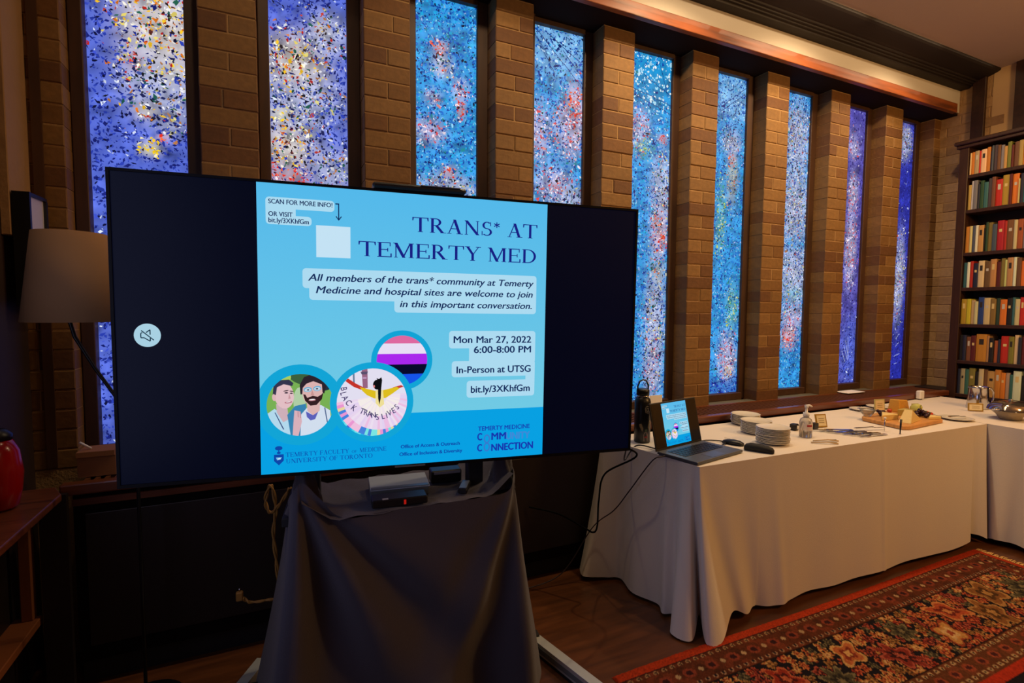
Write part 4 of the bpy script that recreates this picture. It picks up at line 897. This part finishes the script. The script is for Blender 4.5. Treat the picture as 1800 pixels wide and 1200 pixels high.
for r, row in enumerate(ROWS):
    sc = 4.8 if r < 3 else 4.136; y = BY0 - .066; z0 = SH[r]; top = (SH[r - 1] - .028) if r else 2.81
    H = min(.235, (top - z0) * .93) if r else .20
    lean = 0
    for i, (cn, wpx, hf) in enumerate(row):
        wd = wpx / sc * .0035 * .985; h = H * hf * random.uniform(.98, 1.0); dp = random.uniform(.13, .165); c = C[cn]; c = tuple(max(0, min(255, int(v * random.uniform(.92, 1.08)))) for v in c)
        m = mat('book_cloth_%d_%d' % (r, i), c, .6)
        mb = MB(); x0 = BX + .012 + random.uniform(0, .012)
        wq = wd - .0012
        P_ = [(x0 + .003, y - wq), (x0 + .0, y - wq * .75), (x0 + .0, y - wq * .25), (x0 + .003, y), (x0 + dp, y), (x0 + dp, y - wq)]
        mb.prism(P_[::-1], z0 + .0005, z0 + h)
        size = 'thick' if wpx > 44 else ('thin' if wpx < 25 else 'medium')
        o = tag(mb.build('book', m), '%s %s book, %s from the left on the %s of the bookcase' % (size, {'rust': 'rust red', 'slate': 'slate blue', 'ochre': 'ochre yellow'}.get(cn, cn), ORD[i], SHN[r]), 'book', 'books on the ' + SHN[r])
        if wd > .030:
            o2 = MB().box(x0 - .0006, x0 + .0002, y - wq * .72, y - wq * .28, z0 + h * .62, z0 + h * (.72 if i % 2 else .82)).build('spine_label', mat('spine_label_%d' % (i % 3), [(210, 190, 130), (40, 34, 34), (190, 186, 176)][i % 3], .6), o)
        y -= wd

# ------------------------------------------------------------------ things on the long table
TZ = ZT + .0015
# laptop
hl = Vector((2.779, -.73, TZ)); ax = Vector((.369, .074, 0)); ang = math.atan2(.074, .369); LW = ax.length
lp = thing('laptop', 'open dark grey laptop at the near end of the white table', 'laptop', hl, ang)
bevel(MB().box(0, LW, -.225, 0, .002, .016).build('base', mat('laptop_grey', (92, 94, 98), .4, metal=.4), lp), .003)
KB = lp.children[0]
kk = MB()
for r in range(5):
    for c in range(14): kk.box(.035 + c * .0222, .035 + c * .0222 + .018, -.035 - r * .0215 - .017, -.035 - r * .0215, .0162, .0178)
o = kk.build('keyboard', M_black, KB); o['kind'] = 'stuff'
MB().box(LW / 2 - .055, LW / 2 + .055, -.215, -.152, .0161, .0166).build('touchpad', mat('touchpad_grey', (80, 82, 88), .3), KB)
lid = bpy.data.objects.new('lid', None)
LM = Matrix.Translation((0, .004, .012)) @ Matrix.Rotation(PI / 2 - .22, 4, 'X')
b = MB(); b.cbox(0, LW, 0, .235, -.007, 0, c=.002); o = b.build('lid', mat('laptop_lid', (24, 22, 24), .5), lp); o.matrix_local = LM
MB().box(.008, LW - .008, .012, .228, .0003, .0012).build('display', mat('laptop_display', (8, 8, 12), .2), o)
s2 = make_slide(o, Matrix.Translation((.085, .014, .0014)) @ Matrix.Diagonal((.200 / ASP, .212, .3, 1)))
s2['label'] = 'small light blue slide shown on the laptop'
def place(px, py): return Vector((px, py, TZ))
# plates
pm = MB().lathe([(.0, .002), (.045, .002), (.05, 0), (.052, .002), (.078, .010), (.0835, .0135), (.0835, .0148), (.078, .0125), (.052, .0055), (0, .005)], 40, cap=False).mesh('side_plate'); pm.materials.append(M_china)
for (px, py, n, nm) in ((3.742, -.414, 9, 'rear'), (3.615, -.60, 10, 'middle'), (3.499, -.80, 12, 'front')):
    for i in range(n):
        z = TZ + i * .0068; k = n - 1 - i
        w_ = {0: 'topmost', n - 1: 'bottom'}.get(k, ORD[k] + ' from top')
        o = link('side_plate', pm, None, (px + random.uniform(-.0025, .0025), py + random.uniform(-.0025, .0025), z))
        tag(o, 'white china side plate, %s plate of the %s stack' % (w_, nm), 'plate', 'plates in the %s stack' % nm)
# sanitizer bottle
sb = thing('pump_bottle', 'clear pump bottle of hand gel with white pump and red printed label', 'bottle', place(3.79, -.78))
MB().lathe([(.0, 0), (.030, 0), (.033, .004), (.033, .085), (.028, .102), (.014, .112), (.012, .118)], 28, cap=False).build('bottle', mat('clear_gel', (214, 210, 204), .12, trans=.75), sb)
MB().lathe([(.016, .117), (.016, .138), (.007, .14), (.006, .165)], 20).build('pump_collar', M_white, sb)
pu = MB(); pu.tube([(0, 0, .166), (0, 0, .175)], .010, 10); pu.tube([(-.01, 0, .176), (.02, -.004, .177), (.036, -.008, .170)], [.007, .006, .004], 8); pu.build('pump_head', M_white, sb)
la = MB(); vs = []
for i in range(9):
    a = math.radians(-165 + i * 14); 
    for z in (.042, .082): vs.append((.0338 * math.cos(a), .0338 * math.sin(a), z))
la.add(vs, [(2 * i, 2 * i + 2, 2 * i + 3, 2 * i + 1) for i in range(8)]); la.build('label', mat('clear_label', (226, 214, 206), .5), sb)
vs = []
for i in range(7):
    a = math.radians(-135 + i * 9)
    for z in (.064, .074): vs.append((.0343 * math.cos(a), .0343 * math.sin(a), z))
MB().add(vs, [(2 * i, 2 * i + 2, 2 * i + 3, 2 * i + 1) for i in range(6)]).build('red_print', mat('red_ink', (176, 50, 50), .5), sb)
# small gold card sign with black foot
def card_sign(name, label, loc, rz, w_, h, m_frame, tilt=.25, foot=True):
    t = thing(name, label, 'sign', loc, rz); M = Matrix.Rotation(-tilt, 4, 'X')
    bevel(MB().box(-w_ / 2, w_ / 2, -.003, .003, .002, h, M=M).build('frame', m_frame, t), .001)
    MB().box(-w_ / 2 + .008, w_ / 2 - .008, -.0042, -.0032, .010, h - .008, M=M).build('card', M_card, t)
    for q in range(3): MB().box(-w_ / 4, w_ / 4, -.0047, -.0043, h * (.35 + .15 * q), h * (.38 + .15 * q), M=M).build('print_line', mat('card_ink', (140, 120, 80), .7), t)
    if foot: MB().prism([(.004, .0), (.05, .0), (.012, h * .6)], -.012, .012, M=Matrix(((0, 0, 1, 0), (1, 0, 0, 0), (0, 1, 0, 0), (0, 0, 0, 1)))).build('easel_foot', M_black, t)
    return t
card_sign('card_sign', 'small gold framed card sign behind the hand gel bottle', place(4.10, -.665), -.25, .075, .082, M_gold)
ck = thing('binder_clip', 'black clip with a pale round disc left of the gel bottle', 'clip', place(3.885, -.64), .2); MB().cbox(-.02, .022, -.02, .02, 0, .038, c=.006).build('body', M_black, ck)
MB().lathe([(.010, 0), (.010, .003)], 16, M=Matrix.Translation((.0, -.0205, .02)) @ Matrix.Rotation(PI / 2, 4, 'X')).build('disc', M_white, ck)
wedge_ = tag(MB().cbox(-.022, .022, -.015, .015, 0, .034, c=.003).build('black_case', M_black, None, place(4.035, -.66)), 'small black block between gel bottle and gold sign', 'case')
# mouse and glasses case
def lump(prof_x, wd, ht, n=10):
    mb = MB(); vs = []; L = len(prof_x)
    for (x, w_, h) in prof_x:
        for k in range(n):
            a = 2 * PI * k / n; c_, s_ = math.cos(a), math.sin(a)
            vs.append((x, wd * w_ * c_, max(0, ht * h * (.5 + .5 * (abs(s_) ** .7) * (1 if s_ > 0 else -1)))))
    fs = [(j * n + i, j * n + (i + 1) % n, (j + 1) * n + (i + 1) % n, (j + 1) * n + i) for j in range(L - 1) for i in range(n)] + [tuple(range(n))[::-1], tuple(range((L - 1) * n, L * n))]
    return mb.add(vs, fs, True)
ms = thing('computer_mouse', 'small dark computer mouse behind the glasses case', 'mouse', place(3.282, -.735), -1.15)
lump([(-.055, .3, .35), (-.05, .6, .6), (-.03, .85, .85), (0, 1, 1), (.03, .95, .9), (.048, .7, .6), (.055, .4, .4)], .027, .026).build('shell', M_black, ms)
MB().box(-.045, -.015, -.001, .001, .0262, .0275).build('scroll_wheel', M_blackm, ms)
gc = thing('glasses_case', 'black rounded glasses case in front of the plates', 'case', place(3.288, -.89), -1.05)
lump([(-.068, .5, .5), (-.062, .85, .8), (-.04, 1, 1), (.0, 1, 1), (.04, .95, .85), (.062, .8, .7), (.069, .5, .45)], .026, .038, 12).build('shell', M_blackm, gc)
cord('laptop_cable', 'short black cable looping out behind the laptop hinge', [(3.10, -.64, TZ + .006), (3.20, -.63, TZ + .005), (3.26, -.67, TZ + .005), (3.25, -.715, TZ + .005), (3.195, -.745, TZ + .008), (3.17, -.76, TZ + .010)], .0035, M_black)
cord('power_cable', 'black cable running left from the laptop past the bottle', [(2.83, -.66, TZ + .006), (2.78, -.57, TZ + .005), (2.70, -.58, .70), (2.60, -.72, .80)], .0035, M_black)
# black water bottle with stickers
wbt = thing('water_bottle', 'black water bottle with loop handle and stickers beside the television', 'bottle', place(2.876, -.495), 0)
MB().lathe([(.0, 0), (.040, 0), (.0425, .004), (.0425, .215), (.038, .232), (.031, .240)], 32, cap=False).build('body', mat('black_powder_coat', (20, 19, 22), .35), wbt)
MB().lathe([(.032, .241), (.032, .252)], 24).build('neck_ring', M_steel, wbt)
MB().lathe([(.034, .253), (.034, .278), (.028, .286)], 24).build('cap', M_black, wbt)
MB().tube([(-.034, .0, .27), (-.035, 0, .30), (-.022, 0, .326), (0, 0, .334), (.022, 0, .326), (.035, 0, .30), (.034, 0, .27)], .0042, 8).build('loop_handle', M_black, wbt)
def wrap(pts, m, name, rad=.0432, a0=0):
    mb = MB(); mb.add([(rad * math.cos(a0 + x / rad), rad * math.sin(a0 + x / rad), z) for x, z in pts], [tuple(range(len(pts)))]); return mb.build(name, m, wbt)
A0 = math.atan2(-2.19, -1.79)
def strip_(pts, w_=.0022):
    for p, q in zip(pts, pts[1:] + pts[:1]):
        d = Vector((q[0] - p[0], q[1] - p[1])).normalized(); n_ = Vector((-d.y, d.x)) * w_ / 2
        yield [(p[0] - n_.x, p[1] - n_.y), (q[0] - n_.x, q[1] - n_.y), (q[0] + n_.x, q[1] + n_.y), (p[0] + n_.x, p[1] + n_.y)]
mb = MB()
for q in list(strip_([(-.005, .165), (.015, .160), (.022, .175), (.02, .195), (.0, .198), (-.008, .185)])) + list(strip_([(.0, .172), (.012, .17), (.013, .186), (.002, .188)])): mb.add([(.0436 * math.cos(A0 + .5 + x / .0436), .0436 * math.sin(A0 + .5 + x / .0436), z) for x, z in q], [(0, 1, 2, 3)])
mb.build('outline_sticker', mat('sticker_white', (170, 168, 166), .5), wbt)
tanm = mat('sticker_tan', (160, 136, 96), .5)
wrap([(.010, .085), (.024, .062), (.020, .095), (.030, .118), (.018, .122)], tanm, 'tan_sticker', a0=A0 + .5); wrap([(-.034, .085), (-.02, .062), (-.016, .08), (-.026, .105), (-.038, .10)], tanm, 'tan_sticker', a0=A0 + .5)
wrap([(-.010, .012), (.012, .010), (.014, .045), (.008, .060), (-.006, .060), (-.012, .045)], mat('sticker_pink', (176, 150, 140), .5), 'pale_sticker', a0=A0 + .45); wrap([(-.006, .030), (.009, .029), (.009, .038), (-.006, .038)], MATS['red_ink'], 'sticker_print', .0438, A0 + .45)
wrap([(-.004, .062), (.008, .062), (.008, .076), (-.004, .074)], mat('sticker_green', (110, 130, 96), .5), 'green_sticker', a0=A0 + .45)
# cutlery
def cutlery(kind, label, p, rz, L=.19, group=None):
    t = thing(kind, label, 'cutlery', p, rz, group); h = MB(); h.add([(0, -.010, .001), (L * .62, -.005, .004), (L * .62, .005, .004), (0, .010, .001), (0, -.010, .006), (L * .62, -.005, .009), (L * .62, .005, .009), (0, .010, .006)], [(0, 3, 2, 1), (4, 5, 6, 7), (0, 1, 5, 4), (1, 2, 6, 5), (2, 3, 7, 6), (3, 0, 4, 7)])
    h.build('handle', M_steel, t)
    if kind == 'fork':
        f = MB(); f.cbox(L * .62, L * .76, -.011, .011, .002, .006, c=.001)
        for q in range(4): f.box(L * .76, L, -.0105 + q * .0061, -.0075 + q * .0061, .003, .0055)
        f.build('head', M_steel, t)
    elif kind == 'knife':
        MB().prism([(L * .62, -.006), (L * .95, -.009), (L, -.003), (L * .97, .005), (L * .62, .005)], .001, .0035).build('blade', M_steel, t)
    return t
for i in range(7):
    z = TZ + .0005 + i * .0005; f_ = i / 6
    nm_ = {0: 'nearest', 6: 'farthest'}.get(i, ORD[i] + ' nearest')
    cutlery('fork', 'silver fork in the fanned row left of the cheese board, %s the table edge' % nm_, (4.265 - .0 * f_ - .02 * i, -.935 + .026 * i, z + .004 * (i % 2)), PI - .12 - .05 * i, .20, 'forks left of the cheese board')
cutlery('knife', 'silver knife lying across the far end of the forks', (4.20, -.80, TZ + .012), -.22, .21)
M_pale = mat('pale_wood_stick', (190, 160, 116), .6)
for i, (a, b, l) in enumerate((((3.69, -.885), (3.80, -.955), 'left'), ((3.735, -.865), (3.86, -.915), 'right'))):
    t = thing('tongs', 'small silver tongs on the cloth in front of the gel bottle, %s of the pair' % l, 'tongs', (a[0], a[1], TZ), math.atan2(b[1] - a[1], b[0] - a[0])); L = math.dist(a, b)
    MB().tube([(0, 0, .004), (L * .6, .002, .008), (L, .008, .004)], [.004, .003, .004], 6).build('arm', M_alu2, t); MB().tube([(0, 0, .004), (L * .6, -.006, .010), (L, -.010, .004)], [.004, .003, .004], 6).build('arm', M_pale, t)
# saucers
sm = MB().lathe([(0, .002), (.04, .002), (.045, 0), (.05, .002), (.075, .012), (.078, .013), (.073, .0145), (.045, .005), (0, .004)], 36, cap=False).mesh('saucer'); sm.materials.append(M_china)
for (p, lb) in (((4.90, -.415), 'white saucer with a spoon at the rear of the table, left of the pair'), ((5.12, -.40), 'white saucer with a spoon right behind the cheese sign')):
    t = thing('saucer', lb, 'plate', place(*p)); link('dish', sm, t)
    s = thing('spoon', 'small silver spoon resting on the %s saucer behind the cheese board' % ('left' if p[0] < 5 else 'right'), 'cutlery', (p[0] - .03, p[1], TZ + .016), .4)
    MB().ell((0, 0, .001), (.018, .012, .003), 12, 6).build('bowl', M_steel, s); MB().tube([(.016, 0, .002), (.05, 0, .006), (.085, 0, .004)], .0022, 6).build('handle', M_steel, s)
# tray plate on the right with lid knob and tongs
t = thing('serving_plate', 'white serving plate right of the cheese board near the corner', 'plate', place(5.16, -.86)); link('dish', sm, t); t.scale = (1.2, 1.2, 1)
cutlery('knife', 'long silver knife resting between cheese board and serving plate', (5.135, -.62, TZ + .002), -1.3, .20)
cutlery('knife', 'short silver knife lying on the white serving plate', (5.10, -.85, TZ + .0185), -.3, .12)
# cheese board
cbp = [(4.531, -.643), (4.49, -.90), (4.53, -.918), (4.95, -.885), (4.985, -.86), (5.12, -.56), (5.08, -.535), (4.57, -.615)]
cx = sum(p[0] for p in cbp) / 8; cy = sum(p[1] for p in cbp) / 8
cbd = thing('cheese_board', 'wooden cheese board with wedges, grapes and fruit on the white table', 'board', (cx, cy, TZ))
bevel(MB().prism([(x - cx, y - cy) for x, y in cbp], 0, .024).build('board', M_board, cbd), .006, 3)
BZ = TZ + .0245
M_ch1 = mat('cheddar', (214, 160, 60), .55, bump=.2, bscale=80); M_ch2 = mat('pale_cheese', (226, 200, 130), .55, bump=.15, bscale=60); M_rind = mat('rind', (120, 84, 60), .7)
def cheese(label, x, y, rz, a, b_, h, m, hi=None):
    t = thing('cheese_wedge', label, 'cheese', (x, y, BZ), rz); bevel(MB().prism([(0, 0), (a, -b_ / 2), (a * 1.05, 0), (a, b_ / 2)], 0, h).build('paste', m, t), .003); MB().prism([(a, -b_ / 2), (a * 1.055, 0), (a, b_ / 2), (a + .003, b_ / 2), (a * 1.055 + .004, 0), (a + .003, -b_ / 2)][::-1], .001, h * .99).build('rind', M_rind, t); return t
t = thing('cheese_wedge', 'tall triangular cheese wedge leaning towards the front of the board', 'cheese', (4.66, -.84, BZ), .25)
mb = MB(); mb.add([(-.07, -.03, 0), (.13, -.035, 0), (.13, .035, 0), (-.07, .035, 0), (-.01, -.02, .075), (-.01, .02, .075), (.12, -.03, .012), (.12, .03, .012)], [(0, 3, 2, 1), (0, 4, 5, 3), (4, 6, 7, 5), (0, 1, 6, 4), (3, 5, 7, 2), (1, 2, 7, 6)]); bevel(mb.build('paste', M_ch2, t), .002)
cheese('pale cheese wedge at the left end of the board', 4.53, -.76, .2, .13, .09, .035, M_ch2)
t = thing('cheese_block', 'tall golden block of crumbly cheese at the back of the board', 'cheese', (5.00, -.60, BZ), .1)
bevel(MB().add([(-.08, -.04, 0), (.07, -.04, 0), (.07, .035, 0), (-.08, .035, 0), (-.07, -.03, .085), (.04, -.035, .075), (.05, .03, .068), (-.065, .03, .082)], [(0, 3, 2, 1), (4, 5, 6, 7), (0, 1, 5, 4), (1, 2, 6, 5), (2, 3, 7, 6), (3, 0, 4, 7)]).build('paste', M_ch1, t), .005)
cheese('olive rinded cheese wedge in the middle of the board', 4.80, -.70, -.2, .10, .08, .04, mat('olive_cheese', (170, 150, 76), .6))
cheese('small soft cheese wedge lying at the front right of the board', 4.84, -.86, .1, .10, .06, .018, M_ch2)
g = thing('grape_bunch', 'bunch of dark purple grapes piled on the board', 'grapes', (4.90, -.78, BZ)); gm = MB().ell((0, 0, 0), (.011, .011, .011), 10, 7).mesh('grape'); gm.materials.append(mat('dark_grape', (46, 20, 34), .25))
for i in range(26):
    a = random.uniform(0, 2 * PI); r = random.uniform(0, .045); link('grape', gm, g, (r * math.cos(a) * 1.4, r * math.sin(a), .011 + random.uniform(0, .04) * (1 - r / .05)))
MB().tube([(0, 0, .05), (.02, .01, .065), (.035, .012, .07)], .002, 6).build('stem', mat('stem_green', (90, 84, 40), .7), g)
g2_ = thing('grape_bunch', 'small bunch of dark grapes near the left sign', 'grapes', (4.70, -.66, BZ))
for i in range(10): link('grape', gm, g2_, (random.uniform(-.04, .04), random.uniform(-.015, .015), .011 + random.uniform(0, .02)))
for i, (x, y) in enumerate(((4.98, -.80), (5.0, -.77))):
    t = thing('strawberry', 'red strawberry half on the board, %s of the two' % ('front' if i == 0 else 'rear'), 'fruit', (x, y, BZ)); MB().ell((0, 0, .014), (.02, .015, .013), 12, 8).build('flesh', mat('strawberry_red', (200, 50, 24), .35), t); MB().lathe([(.011, 0), (.004, .005)], 6, M=Matrix.Translation((-.012, 0, .024))).build('leaf_cap', mat('leaf_green', (70, 100, 40), .6), t)
t = thing('tomato', 'small red tomato by the left glass sign', 'fruit', (4.86, -.62, BZ)); MB().ell((0, 0, .014), (.015, .015, .014), 14, 10).build('flesh', mat('tomato_red', (186, 70, 40), .3), t)
MB().lathe([(.006, .027), (.002, .030)], 6).build('stem', MATS['stem_green'], t)
t = thing('pear_slices', 'pile of pale green sliced pear behind the grapes', 'fruit', (5.0, -.70, BZ), .2)
for i in range(5): MB().ell((-.02 + i * .014, 0, .03 + .004 * i), (.005, .028, .026), 8, 8, M=Matrix.Rotation(.3, 4, 'Y')).build('slice', mat('pear_green', (186, 186, 96), .5), t)
card_sign('glass_card_sign', 'clear framed cheese sign standing at the back of the board', (4.83, -.575, BZ), -.2, .085, .085, mat('clear_frame', (190, 186, 130), .3), .1)
card_sign('glass_card_sign', 'small clear framed sign at the right back of the board', (5.035, -.685, BZ), -.3, .05, .06, MATS['clear_frame'], .1)
for i, (x, y, h, m, lb) in enumerate(((4.352, -.875, .075, M_steel, 'cheese knife with a pale knob standing left before the board'), (4.362, -.955, .085, M_black, 'black handled cheese knife standing before the board corner'))):
    t = thing('cheese_knife', lb, 'knife', (x, y, TZ)); MB().tube([(0, 0, .0), (.003, .001, h * .5), (.008, .002, h)], [.003, .0045, .006] if i else [.002, .003, .003], 8).build('handle', m, t)
    if i == 0: MB().ell((.008, .002, h + .004), (.013, .007, .006), 10, 6).build('knob', M_china, t)
    else: MB().ell((0, 0, .002), (.006, .006, .002), 8, 4).build('tip', M_steel, t)
# glass cloche-like clear container at the left end of the board
t = thing('glass_bowl', 'small clear glass dish at the left end of the cheese board', 'bowl', (4.60, -.63, BZ)); MB().lathe([(.02, 0), (.035, .02), (.045, .045), (.043, .045), (.032, .02), (.0, .004)], 24, cap=False).build('dish', M_glass, t)

# steel pitchers, card and glass bowl on the right-hand table
def pitcher(label, loc, rz):
    t = thing('steel_pitcher', label, 'pitcher', loc, rz)
    MB().lathe([(0, 0), (.066, 0), (.068, .004), (.060, .09), (.056, .15), (.060, .160), (.057, .160), (.053, .148), (.056, .09), (.062, .01), (0, .008)], 36, cap=False).build('body', M_steel, t)
    MB().tube([(.055, 0, .145), (.085, 0, .148), (.104, 0, .12), (.105, 0, .07), (.092, 0, .03), (.064, 0, .02)], .006, 8).build('handle', M_steel, t)
    MB().prism([(-.055, -.02), (-.078, 0), (-.055, .02)], .150, .161).build('spout', M_steel, t); return t
pitcher('polished steel water pitcher at the back of the right-hand table, left one', (5.80, -.70, TZ), -.5)
pitcher('polished steel water pitcher partly cut off by the right picture edge', (6.02, -1.02, TZ), -.5)
card_sign('table_card', 'small cream card sign in front of the left steel pitcher', (5.62, -.765, TZ), -.75, .09, .058, M_gold, .12, False)
t = thing('chafing_bowl', 'rounded glass and steel serving bowl with lid at the right edge', 'bowl', (5.50, -1.00, TZ))
MB().lathe([(.04, 0), (.055, .002), (.07, .03), (.10, .055), (.115, .062)], 36, cap=False).build('base_bowl', mat('amber_glass', (206, 190, 160), .08, metal=.3, trans=.4), t)
MB().lathe([(.118, .063), (.112, .085), (.085, .108), (.04, .12), (0, .122)], 36, cap=False).build('lid', mat('smoked_steel', (170, 160, 150), .1, metal=.9), t)
MB().ell((0, 0, .128), (.012, .012, .008), 12, 8).build('knob', M_steel, t)
MB().tube([(-.116, 0, .07), (-.145, .01, .075), (-.16, .03, .075)], .005, 8).build('side_handle', M_steel, t)
# things on the window ledge
o = tag(MB().box(5.24, 5.46, -.09, .02, .8065, .809).build('paper_sheet', M_white), 'white sheet of paper on the sill under the eighth window', 'paper')
o.location.x = .02
t = thing('socket_adapter', 'small white adapter hanging on the front rail near the corner', 'adapter', (5.82, -.296, .765)); MB().cbox(-.03, .03, -.035, 0, .0, .065, c=.006).build('body', M_white, t); MB().cbox(-.018, .012, -.03, -.008, -.022, -.0005, c=.004).build('plug', M_black, t)
t = thing('standing_card', 'white card standing on the ledge behind the laptop', 'card', (3.22, -.20, .801), .1); MB().box(-.05, .05, -.001, .001, 0, .14).build('front_leaf', M_white, t); MB().box(-.05, .05, .0012, .003, 0, .138, M=Matrix.Rotation(-.3, 4, 'X')).build('rear_leaf', M_white, t)
